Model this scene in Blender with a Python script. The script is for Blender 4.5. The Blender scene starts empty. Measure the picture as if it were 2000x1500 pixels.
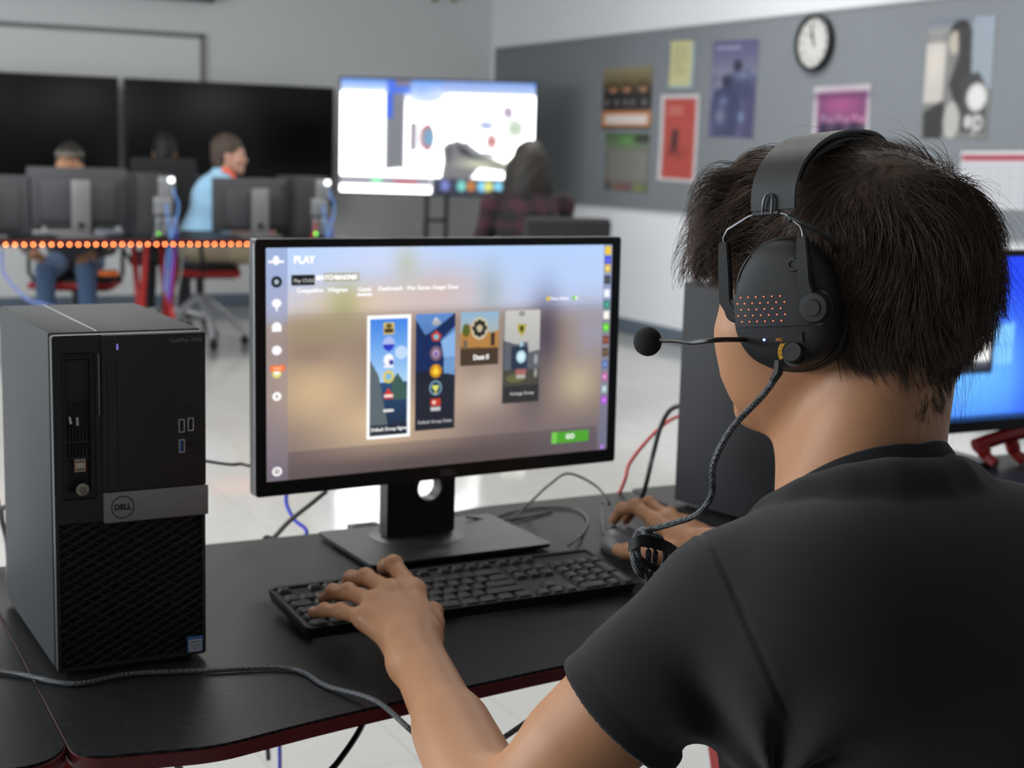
import bpy, bmesh, math, random
import numpy as np
from mathutils import Vector, Matrix
from mathutils.geometry import tessellate_polygon

# ------------------------------------------------------------------ camera, world, lights, exposure
SC = bpy.context.scene
COL = SC.collection
FPX, YAW, PITCH, ROLL, EYE = 2865.2, 0.4785, 0.155, 0.0284, 1.2918
_f = np.array([math.sin(YAW)*math.cos(PITCH), math.cos(YAW)*math.cos(PITCH), -math.sin(PITCH)])
_r = np.array([math.cos(YAW), -math.sin(YAW), 0.0]); _u = np.cross(_r, _f)
_c, _s = math.cos(ROLL), math.sin(ROLL)
CAMM = np.array([_c*_r+_s*_u, -_s*_r+_c*_u, _f])

def at(px, py, d):
    """world point seen at a pixel of the 2000x1500 frame, d metres deep"""
    v = np.array([(px-1000)/FPX, -(py-750)/FPX, 1.0]) @ CAMM
    return v*d + np.array([0, 0, EYE])
def atz(px, py, z):
    v = np.array([(px-1000)/FPX, -(py-750)/FPX, 1.0]) @ CAMM
    return v*((z-EYE)/v[2]) + np.array([0, 0, EYE])

cam_d = bpy.data.cameras.new('camera'); cam = bpy.data.objects.new('camera', cam_d); COL.objects.link(cam)
cam_d.sensor_width = 36.0; cam_d.lens = 36.0*FPX/2000.0
cam.matrix_world = Matrix((( CAMM[0][0], CAMM[1][0], -CAMM[2][0], 0),
                           ( CAMM[0][1], CAMM[1][1], -CAMM[2][1], 0),
                           ( CAMM[0][2], CAMM[1][2], -CAMM[2][2], EYE), (0, 0, 0, 1)))
cam_d.clip_start = 0.05
cam_d.dof.use_dof = True; cam_d.dof.focus_distance = 1.20; cam_d.dof.aperture_fstop = 8.2
SC.camera = cam
SC.view_settings.view_transform = 'Standard'; SC.view_settings.look = 'None'
SC.view_settings.exposure = 0.0; SC.view_settings.gamma = 1.0; SC.view_settings.use_curve_mapping = False
SC.cycles.use_denoising = True
SC.cycles.max_bounces = 6

W = bpy.data.worlds.new('world'); SC.world = W; W.use_nodes = True
W.node_tree.nodes['Background'].inputs[0].default_value = (0.75, 0.85, 1.0, 1)
W.node_tree.nodes['Background'].inputs[1].default_value = 0.6

RX0, RX1, RY0, RY1, RH = -4.2, 5.76, -3.6, 11.66, 3.05     # the room: right wall at RX1, back wall at RY1

def area(name, loc, rot, sx, sy, power, col=(1, 1, 1)):
    l = bpy.data.lights.new(name, 'AREA'); l.shape = 'RECTANGLE'; l.size = sx; l.size_y = sy
    l.energy = power; l.color = col
    o = bpy.data.objects.new(name, l); COL.objects.link(o); o.location = loc; o.rotation_euler = rot
    return o
LEFT_WIN = 165.0; CEIL_W = 26.0
# daylight through the two windows of the left wall
for yy in (3.0, 7.0):
    area('window_daylight', (RX0+0.05, yy, 1.75), (0, -math.pi/2, 0), 1.5, 3.0, LEFT_WIN, (0.88, 0.95, 1.0))
CEIL = [(-1.8, 2.6, 'left front'), (1.2, 2.6, 'middle front'), (4.2, 2.6, 'right front'), (-1.8, 4.9, 'left middle'), (1.2, 4.9, 'centre'), (4.2, 4.9, 'right middle'), (-1.8, 7.2, 'left rear'), (1.2, 7.2, 'middle rear'), (4.2, 7.2, 'right rear')]

# ------------------------------------------------------------------ colour and material helpers
def lin(c):
    c = np.asarray(c, float)
    return np.where(c <= 0.04045, c/12.92, ((c+0.055)/1.055)**2.4)
def rgb(r, g, b): return tuple(float(x) for x in lin(np.array([r, g, b])/255.0)) + (1.0,)

def mat(name, col, rough=0.5, metal=0.0, bump=None, var=None, spec=0.5, sheen=0.0, sss=0.0, emit=None, aniso=0.0, coat=0.0):
    """bump=(scale,strength,distance), var=(scale,amount): soft noise changes of tone"""
    m = bpy.data.materials.new(name); m.use_nodes = True; nt = m.node_tree; p = nt.nodes['Principled BSDF']
    p.inputs['Base Color'].default_value = col; p.inputs['Roughness'].default_value = rough
    p.inputs['Metallic'].default_value = metal; p.inputs['Specular IOR Level'].default_value = spec
    if sheen: p.inputs['Sheen Weight'].default_value = sheen; p.inputs['Sheen Roughness'].default_value = 0.5
    if coat: p.inputs['Coat Weight'].default_value = coat
    if sss:
        p.inputs['Subsurface Weight'].default_value = sss
        p.inputs['Subsurface Radius'].default_value = (1.0, 0.35, 0.2); p.inputs['Subsurface Scale'].default_value = 0.006
    if aniso: p.inputs['Anisotropic'].default_value = aniso
    tc = nt.nodes.new('ShaderNodeTexCoord')
    if var:
        n = nt.nodes.new('ShaderNodeTexNoise'); n.inputs['Scale'].default_value = var[0]; n.inputs['Detail'].default_value = 4
        mx = nt.nodes.new('ShaderNodeMix'); mx.data_type = 'RGBA'
        mx.inputs[6].default_value = tuple(c*(1-var[1]) for c in col[:3])+(1,)
        mx.inputs[7].default_value = tuple(min(1, c*(1+var[1])) for c in col[:3])+(1,)
        nt.links.new(tc.outputs['Object'], n.inputs['Vector']); nt.links.new(n.outputs[0], mx.inputs[0])
        nt.links.new(mx.outputs[2], p.inputs['Base Color'])
    if bump:
        n = nt.nodes.new('ShaderNodeTexNoise'); n.inputs['Scale'].default_value = bump[0]; n.inputs['Detail'].default_value = 6
        b = nt.nodes.new('ShaderNodeBump'); b.inputs['Strength'].default_value = bump[1]; b.inputs['Distance'].default_value = bump[2]
        nt.links.new(tc.outputs['Object'], n.inputs['Vector']); nt.links.new(n.outputs[0], b.inputs['Height'])
        nt.links.new(b.outputs[0], p.inputs['Normal'])
    if emit:
        p.inputs['Emission Color'].default_value = emit[0]; p.inputs['Emission Strength'].default_value = emit[1]
    return m
def painted(name, rough=0.6, strength=0.0, spec=0.3):
    """material that shows the mesh's own colours ('paint'); strength>0 for a lit screen"""
    m = bpy.data.materials.new(name); m.use_nodes = True; nt = m.node_tree; p = nt.nodes['Principled BSDF']
    a = nt.nodes.new('ShaderNodeAttribute'); a.attribute_name = 'paint'
    p.inputs['Roughness'].default_value = rough; p.inputs['Specular IOR Level'].default_value = spec
    if strength:
        p.inputs['Base Color'].default_value = (0.01, 0.01, 0.012, 1)
        nt.links.new(a.outputs['Color'], p.inputs['Emission Color']); p.inputs['Emission Strength'].default_value = strength
    else:
        nt.links.new(a.outputs['Color'], p.inputs['Base Color'])
    return m

# ------------------------------------------------------------------ object helpers
def tag(o, label=None, cat=None, group=None, kind=None):
    if label: o['label'] = label
    if cat: o['category'] = cat
    if group: o['group'] = group
    if kind: o['kind'] = kind
    return o
def thing(name, label, cat, loc=(0, 0, 0), rz=0.0, group=None, M=None):
    o = bpy.data.objects.new(name, None); COL.objects.link(o)
    o.empty_display_size = 0.05
    if M is not None: o.matrix_world = M
    else: o.location = loc; o.rotation_euler = (0, 0, rz)
    return tag(o, label, cat, group)
def link(name, me, m=None, parent=None, smooth=False):
    if m is not None:
        for x in (m if isinstance(m, (list, tuple)) else [m]): me.materials.append(x)
    if smooth:
        me.shade_smooth() if smooth is True else me.shade_smooth()
        if smooth is not True: me.set_sharp_from_angle(angle=smooth)
    o = bpy.data.objects.new(name, me); COL.objects.link(o)
    if parent is not None: o.parent = parent
    return o
def obj(name, bm, m=None, parent=None, smooth=0.7):
    me = bpy.data.meshes.new(name); bm.normal_update(); bm.to_mesh(me); bm.free()
    return link(name, me, m, parent, smooth)
def rebase(o, loc):
    """mesh made in world coordinates: move its origin to loc"""
    o.data.transform(Matrix.Translation(-Vector(loc))); o.location = loc
    return o
def copy_tree(o, parent=None):
    c = o.copy(); COL.objects.link(c); c.parent = parent
    for ch in list(o.children): copy_tree(ch, c)
    return c
def struct(name, bm, m, smooth=0.7):
    o = obj(name, bm, m, None, smooth); o['kind'] = 'structure'; return o
def NB(): return bmesh.new()
def add_box(bm, c, s, bev=0.0, rot=None, seg=2, mi=0):
    """box centred at c, full size s"""
    r = bmesh.ops.create_cube(bm, size=1.0); vs = r['verts']
    for v in vs: v.co = Vector((v.co.x*s[0], v.co.y*s[1], v.co.z*s[2]))
    fs = list({f for v in vs for f in v.link_faces})
    if bev > 0:
        es = list({e for v in vs for e in v.link_edges})
        g = bmesh.ops.bevel(bm, geom=es+vs, offset=bev, segments=seg, profile=0.5, affect='EDGES')
        vs = list({v for f in g['faces'] for v in f.verts} | {v for v in vs if v.is_valid})
        fs = list({f for v in vs for f in v.link_faces})
    if mi:
        for f in fs: f.material_index = mi
    M = Matrix.Translation(Vector(c)) @ (rot.to_4x4() if rot is not None else Matrix.Identity(4))
    for v in vs: v.co = M @ v.co
    return vs
def frames(pts):
    P = [Vector(p) for p in pts]; T = []
    for i in range(len(P)):
        t = P[min(i+1, len(P)-1)] - P[max(i-1, 0)]
        T.append(t.normalized() if t.length > 1e-9 else Vector((0, 0, 1)))
    n = T[0].orthogonal().normalized(); out = []
    for i, t in enumerate(T):
        n = (n - t*n.dot(t)).normalized(); out.append((P[i], n, t.cross(n), t))
    return out
def add_tube(bm, pts, r, sides=8, cap=True, close=False):
    fr = frames(pts); rings = []
    for i, (p, n, b, t) in enumerate(fr):
        rr = r[i] if isinstance(r, (list, tuple)) else r
        rings.append([bm.verts.new(p + n*math.cos(2*math.pi*k/sides)*rr + b*math.sin(2*math.pi*k/sides)*rr) for k in range(sides)])
    m = len(rings)
    for i in range(m if close else m-1):
        A, B = rings[i], rings[(i+1) % m]
        for k in range(sides): bm.faces.new((A[k], A[(k+1) % sides], B[(k+1) % sides], B[k]))
    if cap and not close:
        bm.faces.new(rings[0][::-1]); bm.faces.new(rings[-1])
def spline(pts, n=8):
    """Catmull-Rom through the points"""
    P = [Vector(p) for p in pts]; P = [P[0]*2-P[1]] + P + [P[-1]*2-P[-2]]; out = []
    for i in range(1, len(P)-2):
        for k in range(n):
            t = k/n; a, b, c, d = P[i-1], P[i], P[i+1], P[i+2]
            out.append(0.5*((2*b)+(c-a)*t+(2*a-5*b+4*c-d)*t*t+(3*b-a-3*c+d)*t**3))
    out.append(P[-2]); return out
def add_ribbon(bm, pts, nrm, w, th):
    """flat strap: pts centre line, nrm = width directions"""
    rings = []
    fr = frames(pts)
    for i, (p, n, b, t) in enumerate(fr):
        wd = Vector(nrm[i]).normalized(); up = t.cross(wd).normalized(); ww = w[i] if isinstance(w, (list, tuple)) else w
        rings.append([bm.verts.new(p + wd*sx*ww/2 + up*sz*th/2) for sx, sz in ((-1, -1), (1, -1), (1, 1), (-1, 1))])
    for A, B in zip(rings, rings[1:]):
        for k in range(4): bm.faces.new((A[k], A[(k+1) % 4], B[(k+1) % 4], B[k]))
    bm.faces.new(rings[0][::-1]); bm.faces.new(rings[-1])
def add_lathe(bm, prof, M=None, seg=32, sc=(1, 1)):
    """profile (r,z) turned round z"""
    M = M or Matrix.Identity(4); rings = []
    for r, z in prof:
        if r < 1e-6: rings.append([bm.verts.new(M @ Vector((0, 0, z)))])
        else: rings.append([bm.verts.new(M @ Vector((r*sc[0]*math.cos(2*math.pi*k/seg), r*sc[1]*math.sin(2*math.pi*k/seg), z))) for k in range(seg)])
    for A, B in zip(rings, rings[1:]):
        for k in range(seg):
            q = (k+1) % seg
            if len(A) == 1 and len(B) == 1: continue
            if len(A) == 1: bm.faces.new((A[0], B[q], B[k]))
            elif len(B) == 1: bm.faces.new((A[k], A[q], B[0]))
            else: bm.faces.new((A[k], A[q], B[q], B[k]))
    for R_, fl in ((rings[0], True), (rings[-1], False)):
        if len(R_) > 2: bm.faces.new(R_[::-1] if fl else R_)
def add_prism(bm, loops, z0, z1, M=None):
    """outer loop and holes in the xy plane, extruded z0..z1"""
    M = M or Matrix.Identity(4)
    tris = tessellate_polygon([[Vector((x, y, 0)) for x, y in l] for l in loops])
    flat = [p for l in loops for p in l]
    lo = [bm.verts.new(M @ Vector((x, y, z0))) for x, y in flat]; hi = [bm.verts.new(M @ Vector((x, y, z1))) for x, y in flat]
    for t in tris:
        try: bm.faces.new([hi[i] for i in t]); bm.faces.new([lo[i] for i in reversed(t)])
        except ValueError: pass
    k = 0
    for l in loops:
        n = len(l)
        for i in range(n):
            a, b = k+i, k+(i+1) % n
            bm.faces.new((lo[a], lo[b], hi[b], hi[a]))
        k += n
    bmesh.ops.recalc_face_normals(bm, faces=bm.faces[:])
def circ(cx, cy, rx, ry=None, n=32): 
    ry = ry or rx
    return [(cx+rx*math.cos(2*math.pi*k/n), cy+ry*math.sin(2*math.pi*k/n)) for k in range(n)]
def rrect(x0, y0, x1, y1, r, n=5):
    out = []
    for cx, cy, a in ((x1-r, y1-r, 0), (x0+r, y1-r, 90), (x0+r, y0+r, 180), (x1-r, y0+r, 270)):
        for k in range(n+1):
            t = math.radians(a+90*k/n); out.append((cx+r*math.cos(t), cy+r*math.sin(t)))
    return out
def lettering(name, txt, size, m, parent, M, depth=0.0003, bold=0.0, align='CENTER', spacing=1.0):
    """real raised letters; M places the text's xy plane in the parent's space"""
    cu = bpy.data.curves.new(name, 'FONT'); cu.body = txt; cu.size = size; cu.extrude = depth; cu.offset = bold
    cu.align_x = align; cu.align_y = 'CENTER'; cu.space_character = spacing; cu.resolution_u = 3
    t = bpy.data.objects.new('tmp', cu); me = bpy.data.meshes.new_from_object(t)
    bpy.data.objects.remove(t); bpy.data.curves.remove(cu)
    me.transform(M); me.name = name
    return link(name, me, m, parent, False)
# ------------------------------------------------------------------ little painter for screens, posters, prints
class Canvas:
    def __init__(s, w, h, col=(0, 0, 0)):
        s.w, s.h = w, h; s.a = np.zeros((h, w, 3)); s.a[:] = np.array(col)/255.0
        yy, xx = np.mgrid[0:h, 0:w]; s.X = (xx+0.5)/w; s.Y = (yy+0.5)/h     # Y downwards
    def mix(s, m, col, al=1.0):
        m = (np.clip(m, 0, 1)*al)[..., None]; s.a = s.a*(1-m)+np.array(col)/255.0*m
    def rect(s, x0, y0, x1, y1, col, al=1.0):
        aw, ah = s.w, s.h
        m = np.clip((s.X-x0)*aw+0.5, 0, 1)*np.clip((x1-s.X)*aw+0.5, 0, 1)*np.clip((s.Y-y0)*ah+0.5, 0, 1)*np.clip((y1-s.Y)*ah+0.5, 0, 1)
        s.mix(m, col, al)
    def ell(s, cx, cy, rx, ry, col, al=1.0, soft=None, ang=0.0):
        dx, dy = (s.X-cx), (s.Y-cy)
        if ang:
            asp = s.h/s.w; c, q = math.cos(ang), math.sin(ang); dx, dy = dx*c+dy*asp*q, (-dx*q/asp+dy*c)
        d = np.sqrt((dx/rx)**2+(dy/ry)**2)
        if soft: m = np.exp(-(d**2)*1.2)
        else: m = np.clip((1-d)*min(rx*s.w, ry*s.h)+0.5, 0, 1)
        s.mix(m, col, al)
    def poly(s, pts, col, al=1.0):
        ins = np.zeros(s.X.shape, bool); n = len(pts)
        for i in range(n):
            (x0, y0), (x1, y1) = pts[i], pts[(i+1) % n]
            if y0 == y1: continue
            c = ((y0 > s.Y) != (y1 > s.Y)) & (s.X < (x1-x0)*(s.Y-y0)/(y1-y0)+x0); ins ^= c
        s.mix(ins.astype(float), col, al)
    def vgrad(s, y0, y1, c0, c1, al=1.0):
        t = np.clip((s.Y-y0)/(y1-y0), 0, 1)[..., None]; m = ((s.Y >= y0) & (s.Y <= y1)).astype(float)[..., None]*al
        s.a = s.a*(1-m) + (np.array(c0)/255*(1-t)+np.array(c1)/255*t)*m
    def noise(s, amp, cell=4, seed=1):
        r = np.random.RandomState(seed).randn(s.h//cell+2, s.w//cell+2)
        s.a = np.clip(s.a+np.kron(r, np.ones((cell, cell)))[:s.h, :s.w, None]*amp, 0, 1)
    def lines(s, x0, y0, x1, y1, n, col, al=0.7, seed=0):
        r = random.Random(seed)
        for i in range(n):
            y = y0+(y1-y0)*(i+0.25)/n
            s.rect(x0, y, x0+(x1-x0)*r.uniform(.6, 1), y+(y1-y0)/n*0.5, col, al)
    def blur(s, k):
        for _ in range(2):
            for ax in (0, 1):
                p = np.concatenate([np.repeat(np.take(s.a, [0], ax), k, ax), s.a, np.repeat(np.take(s.a, [-1], ax), k, ax)], ax)
                cs = np.cumsum(p, ax); z = np.zeros_like(np.take(cs, [0], ax)); cs = np.concatenate([z, cs], ax)
                n = s.a.shape[ax]
                s.a = (np.take(cs, range(2*k+1, 2*k+1+n), ax)-np.take(cs, range(0, n), ax))/(2*k+1)
def sheet(name, cv, w, h, m, parent=None, bend=0.0, thick=0.0006, gain=1.0):
    """thin sheet in the local xz plane, centred, facing -y, carrying the canvas as vertex colours"""
    nx, nz = cv.w, cv.h
    xs = np.linspace(-w/2, w/2, nx); zs = np.linspace(h/2, -h/2, nz)
    X, Z = np.meshgrid(xs, zs); Y = np.zeros_like(X)
    if bend: Y = -bend*((X/(w/2))**2)*((Z/(h/2))**2)
    co = np.stack([X, Y, Z], -1).reshape(-1, 3); co2 = co+np.array([0, thick, 0])
    idx = np.arange(nx*nz).reshape(nz, nx)
    q = np.stack([idx[:-1, :-1], idx[1:, :-1], idx[1:, 1:], idx[:-1, 1:]], -1).reshape(-1, 4)
    c = co2[[0, nx-1, nx*nz-1, nx*(nz-1)]].copy(); c[:, 1] = thick; n0 = nx*nz
    back = [[n0, n0+1, n0+2, n0+3]]
    me = bpy.data.meshes.new(name)
    me.from_pydata(np.concatenate([co, c]).tolist(), [], q.tolist()+back)
    ca = me.color_attributes.new('paint', 'FLOAT_COLOR', 'POINT')
    col = np.ones((nx*nz+4, 4)); L_ = lin(np.clip(cv.a, 0, 1)).reshape(-1, 3); col[:nx*nz, :3] = L_*(gain if not callable(gain) else gain(L_))
    col[nx*nz:, :3] = 0.3
    ca.data.foreach_set('color', col.ravel())
    return link(name, me, m, parent, False)

# ------------------------------------------------------------------ distance-field modelling (for bodies, clothes)
def smin(a, b, k):
    h = np.maximum(k-np.abs(a-b), 0)/k; return np.minimum(a, b)-h*h*k*0.25
class SDF:
    def __init__(s): s.ops = []
    def rc(s, a, b, r1, r2, k=0.01, op='u'):
        a, b = np.array(a, float), np.array(b, float); ab = b-a; L = float(ab@ab)+1e-12
        def f(P):
            t = np.clip(((P-a)@ab)/L, 0, 1)
            return np.linalg.norm(P-a-t[:, None]*ab, axis=1)-(r1+(r2-r1)*t)
        s.ops.append((f, k, op)); return s
    def ell(s, c, r, k=0.01, op='u', R=None):
        c, r = np.array(c, float), np.array(r, float); R_ = None if R is None else np.array(R, float)
        def f(P):
            q = P-c
            if R_ is not None: q = q@R_.T          # rows of R are the local axes
            k0 = np.linalg.norm(q/r, axis=1); k1 = np.linalg.norm(q/(r*r), axis=1)+1e-9
            return np.where(k0 < 1e-6, -r.min(), k0*(k0-1)/k1)
        s.ops.append((f, k, op)); return s
    def box(s, c, hs, rad, k=0.01, op='u', R=None):
        c, hs = np.array(c, float), np.array(hs, float)-rad; R_ = None if R is None else np.array(R, float)
        def f(P):
            q = P-c
            if R_ is not None: q = q@R_.T
            q = np.abs(q)-hs
            return np.linalg.norm(np.maximum(q, 0), axis=1)+np.minimum(q.max(1), 0)-rad
        s.ops.append((f, k, op)); return s
    def plane(s, p, n, k=0.002):
        """keep what lies behind the plane (normal points away from what is kept)"""
        p, n = np.array(p, float), np.array(n, float); n = n/np.linalg.norm(n)
        s.ops.append((lambda P: -((P-p)@n), k, 's')); return s
    def fn(s, f, k=0.01, op='u'): s.ops.append((f, k, op)); return s
    def ev(s, P, ops=None):
        d = None
        for f, k, op in (s.ops if ops is None else ops):
            v = f(P)
            if op == 'd': d = d+v
            elif d is None: d = v if op == 'u' else np.full(len(P), 1.0)
            elif op == 'u': d = smin(d, v, k)
            else: d = -smin(-d, v, k)
        return np.full(len(P), 1.0) if d is None else d
    def grad(s, P, e=5e-4):
        g = np.stack([s.ev(P+np.eye(3)[i]*e)-s.ev(P-np.eye(3)[i]*e) for i in range(3)], 1)
        return g/(np.linalg.norm(g, axis=1)[:, None]+1e-12)
    def mesh(s, lo, hi, h):
        """surface nets on the blocks near the surface -> verts, quads"""
        B = 8; lo = np.array(lo, float); bs = B*h; R = bs*0.5*math.sqrt(3)
        nb = np.ceil((np.array(hi)-lo)/bs).astype(int)
        gi = np.stack(np.meshgrid(*[np.arange(n) for n in nb], indexing='ij'), -1).reshape(-1, 3)
        cen = lo+(gi+0.5)*bs; tot = s.ev(cen)
        keep = np.abs(tot) < R*1.6+0.02; gi, cen, tot = gi[keep], cen[keep], tot[keep]
        vals = [None if op == 'd' else f(cen) for f, k, op in s.ops]
        lidx = np.stack(np.meshgrid(*[np.arange(B+1)]*3, indexing='ij'), -1).reshape(-1, 3)
        V, K, Q = [], [], []; N = nb*B+4
        def key(c): return ((c[..., 0]+1)*N[1]+(c[..., 1]+1))*N[2]+(c[..., 2]+1)
        for bi in range(len(gi)):
            ops = []
            for (f, k, op), v in zip(s.ops, vals):
                if op == 'd': ops.append((f, k, op))
                elif op == 'u' and v[bi]-tot[bi] < 2*R+k+0.01: ops.append((f, k, op))
                elif op == 's' and v[bi] < 3*R+k+0.01: ops.append((f, k, op))
            while ops and ops[0][2] != 'u': ops.pop(0)
            if not ops: continue
            D = s.ev(lo+(gi[bi]*B+lidx)*h, ops).reshape(B+1, B+1, B+1)
            if D.min() > 0 or D.max() < 0: continue
            ins = D < 0; base = gi[bi]*B
            c8 = [ins[i:B+i, j:B+j, k:B+k] for i in (0, 1) for j in (0, 1) for k in (0, 1)]
            sm = sum(c.astype(int) for c in c8); act = np.argwhere((sm > 0) & (sm < 8))
            if len(act) == 0: continue
            acc = np.zeros((len(act), 3)); cnt = np.zeros(len(act))
            for ax in range(3):
                o1, o2 = [(1, 2), (0, 2), (0, 1)][ax]
                for u in (0, 1):
                    for w in (0, 1):
                        p0 = act.copy(); p0[:, o1] += u; p0[:, o2] += w; p1 = p0.copy(); p1[:, ax] += 1
                        d0 = D[p0[:, 0], p0[:, 1], p0[:, 2]]; d1 = D[p1[:, 0], p1[:, 1], p1[:, 2]]
                        cr = (d0 < 0) != (d1 < 0); t = np.where(cr, d0/(d0-d1+1e-20), 0)
                        pt = p0.astype(float); pt[:, ax] += t
                        acc += pt*cr[:, None]; cnt += cr
            V.append(lo+(base+acc/cnt[:, None])*h); K.append(key(act+base))
            for ax in range(3):
                o1, o2 = [(1, 2), (2, 0), (0, 1)][ax]
                sl0 = [slice(0, B)]*3; sl1 = list(sl0); sl1[ax] = slice(1, B+1)
                a_, b_ = ins[tuple(sl0)], ins[tuple(sl1)]
                for flip, msk in ((False, a_ & ~b_), (True, ~a_ & b_)):
                    e = np.argwhere(msk)
                    if len(e) == 0: continue
                    e = e+base; qs = []
                    for u, w in ((-1, -1), (0, -1), (0, 0), (-1, 0)):
                        c = e.copy(); c[:, o1] += u; c[:, o2] += w; qs.append(key(c))
                    q = np.stack(qs, 1); Q.append(q[:, ::-1] if flip else q)
        V = np.concatenate(V); K = np.concatenate(K); Q = np.concatenate(Q)
        o = np.argsort(K); Ks = K[o]; pos = np.searchsorted(Ks, Q); pos = np.clip(pos, 0, len(Ks)-1)
        ok = (Ks[pos] == Q).all(1); F = o[pos[ok]]
        g = s.grad(V); d = s.ev(V); V = V-g*np.clip(d, -h, h)[:, None]*0.9
        return V, F
def npmesh(name, V, F, smooth=True):
    me = bpy.data.meshes.new(name); V = np.asarray(V, float); F = np.asarray(F, int); n = F.shape[1]
    me.vertices.add(len(V)); me.vertices.foreach_set('co', V.ravel())
    me.loops.add(F.size); me.loops.foreach_set('vertex_index', F.ravel().astype(np.int32))
    me.polygons.add(len(F)); me.polygons.foreach_set('loop_start', np.arange(0, F.size, n, dtype=np.int32))
    me.update(calc_edges=True); me.validate()
    if smooth: me.shade_smooth()
    return me
def sdf_obj(name, sd, lo, hi, h, m, parent=None, origin=(0, 0, 0)):
    V, F = sd.mesh(lo, hi, h)
    return link(name, npmesh(name, V-np.array(origin), F), m, parent)
def vnoise(P, sc, seed=0):
    """cheap smooth noise: sum of sines"""
    r = np.random.RandomState(seed); out = 0
    for i in range(5):
        d = r.randn(3); d /= np.linalg.norm(d); out = out+np.sin(P@d*sc*(0.7+0.35*i)+r.rand()*6.28)
    return out/5
# ------------------------------------------------------------------ the room
def floor_mat():
    m = mat('waxed_tile', rgb(196, 194, 188), 0.10, spec=0.5); nt = m.node_tree; p = nt.nodes['Principled BSDF']
    tc = nt.nodes.new('ShaderNodeTexCoord'); br = nt.nodes.new('ShaderNodeTexBrick')
    br.offset = 0; br.inputs['Scale'].default_value = 1; br.inputs['Brick Width'].default_value = 0.305; br.inputs['Row Height'].default_value = 0.305
    br.inputs['Mortar Size'].default_value = 0.0012; br.inputs['Mortar Smooth'].default_value = 0.3
    br.inputs['Color1'].default_value = rgb(192, 191, 188); br.inputs['Color2'].default_value = rgb(187, 186, 183); br.inputs['Mortar'].default_value = rgb(150, 148, 144)
    n = nt.nodes.new('ShaderNodeTexNoise'); n.inputs['Scale'].default_value = 26; n.inputs['Detail'].default_value = 8
    mx = nt.nodes.new('ShaderNodeMix'); mx.data_type = 'RGBA'; mx.blend_type = 'MULTIPLY'; mx.inputs[0].default_value = 0.12
    nt.links.new(tc.outputs['Object'], br.inputs['Vector']); nt.links.new(tc.outputs['Object'], n.inputs['Vector'])
    nt.links.new(br.outputs['Color'], mx.inputs[6]); nt.links.new(n.outputs[0], mx.inputs[7]); nt.links.new(mx.outputs[2], p.inputs['Base Color'])
    n2 = nt.nodes.new('ShaderNodeTexNoise'); n2.inputs['Scale'].default_value = 3; n2.inputs['Detail'].default_value = 2
    b = nt.nodes.new('ShaderNodeBump'); b.inputs['Strength'].default_value = 0.05; b.inputs['Distance'].default_value = 0.02
    nt.links.new(tc.outputs['Object'], n2.inputs['Vector']); nt.links.new(n2.outputs[0], b.inputs['Height']); nt.links.new(b.outputs[0], p.inputs['Normal'])
    return m
M_floor = floor_mat()
M_wall = mat('white_wall_paint', rgb(219, 221, 225), 0.7, bump=(180, 0.1, 0.002))
M_back = mat('pale_grey_wall_paint', rgb(206, 206, 206), 0.7, bump=(180, 0.1, 0.002))
M_ceil = mat('ceiling_tile', rgb(225, 225, 222), 0.9, bump=(300, 0.3, 0.003))
M_trim = mat('blue_grey_vinyl_base', rgb(92, 104, 118), 0.5)
M_alu = mat('satin_aluminium', rgb(150, 150, 152), 0.4, metal=0.7)
M_blk = mat('black_plastic', rgb(26, 26, 28), 0.45, bump=(900, 0.05, 0.0005))
M_blk_soft = mat('soft_black_plastic', rgb(34, 34, 36), 0.6, bump=(1200, 0.08, 0.0004))
M_blk_gloss = mat('glossy_black_plastic', rgb(12, 12, 13), 0.15)
M_white = mat('white_plastic', rgb(225, 225, 225), 0.4)
M_steel = mat('brushed_steel', rgb(175, 176, 178), 0.3, metal=1.0)
M_red = mat('red_powder_coat', rgb(196, 40, 44), 0.4)
M_green = mat('green_indicator', rgb(60, 200, 40), 0.3, emit=(rgb(90, 230, 40), 1.2))
T = 0.12
bm = NB(); add_box(bm, ((RX0+RX1)/2, (RY0+RY1)/2, -0.06), (RX1-RX0+2*T, RY1-RY0+2*T, 0.12)); struct('floor', bm, M_floor)
bm = NB(); add_box(bm, ((RX0+RX1)/2, (RY0+RY1)/2, RH+0.06), (RX1-RX0+2*T, RY1-RY0+2*T, 0.12)); struct('ceiling', bm, M_ceil)
bm = NB(); add_box(bm, (RX1+T/2, (RY0+RY1)/2, RH/2), (T, RY1-RY0, RH)); struct('wall_right', bm, M_wall)
bm = NB(); add_box(bm, ((RX0+RX1)/2, RY1+T/2, RH/2), (RX1-RX0+2*T, T, RH)); struct('wall_back', bm, M_back)
bm = NB(); add_box(bm, ((RX0+RX1)/2, RY0-T/2, RH/2), (RX1-RX0+2*T, T, RH)); struct('wall_front', bm, mat('darkened_front_wall', rgb(140, 142, 146), 0.8))  # unseen wall, grey chosen to limit light reflected onto the front faces
bm = NB()
wins = [(1.5, 4.5), (5.5, 8.5)]
for y0, y1 in ((RY0, 1.5), (4.5, 5.5), (8.5, RY1)): add_box(bm, (RX0-T/2, (y0+y1)/2, RH/2), (T, y1-y0, RH))
for y0, y1 in wins:
    add_box(bm, (RX0-T/2, (y0+y1)/2, 0.5), (T, y1-y0, 1.0)); add_box(bm, (RX0-T/2, (y0+y1)/2, (2.5+RH)/2), (T, y1-y0, RH-2.5))
struct('wall_left', bm, M_wall)
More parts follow.
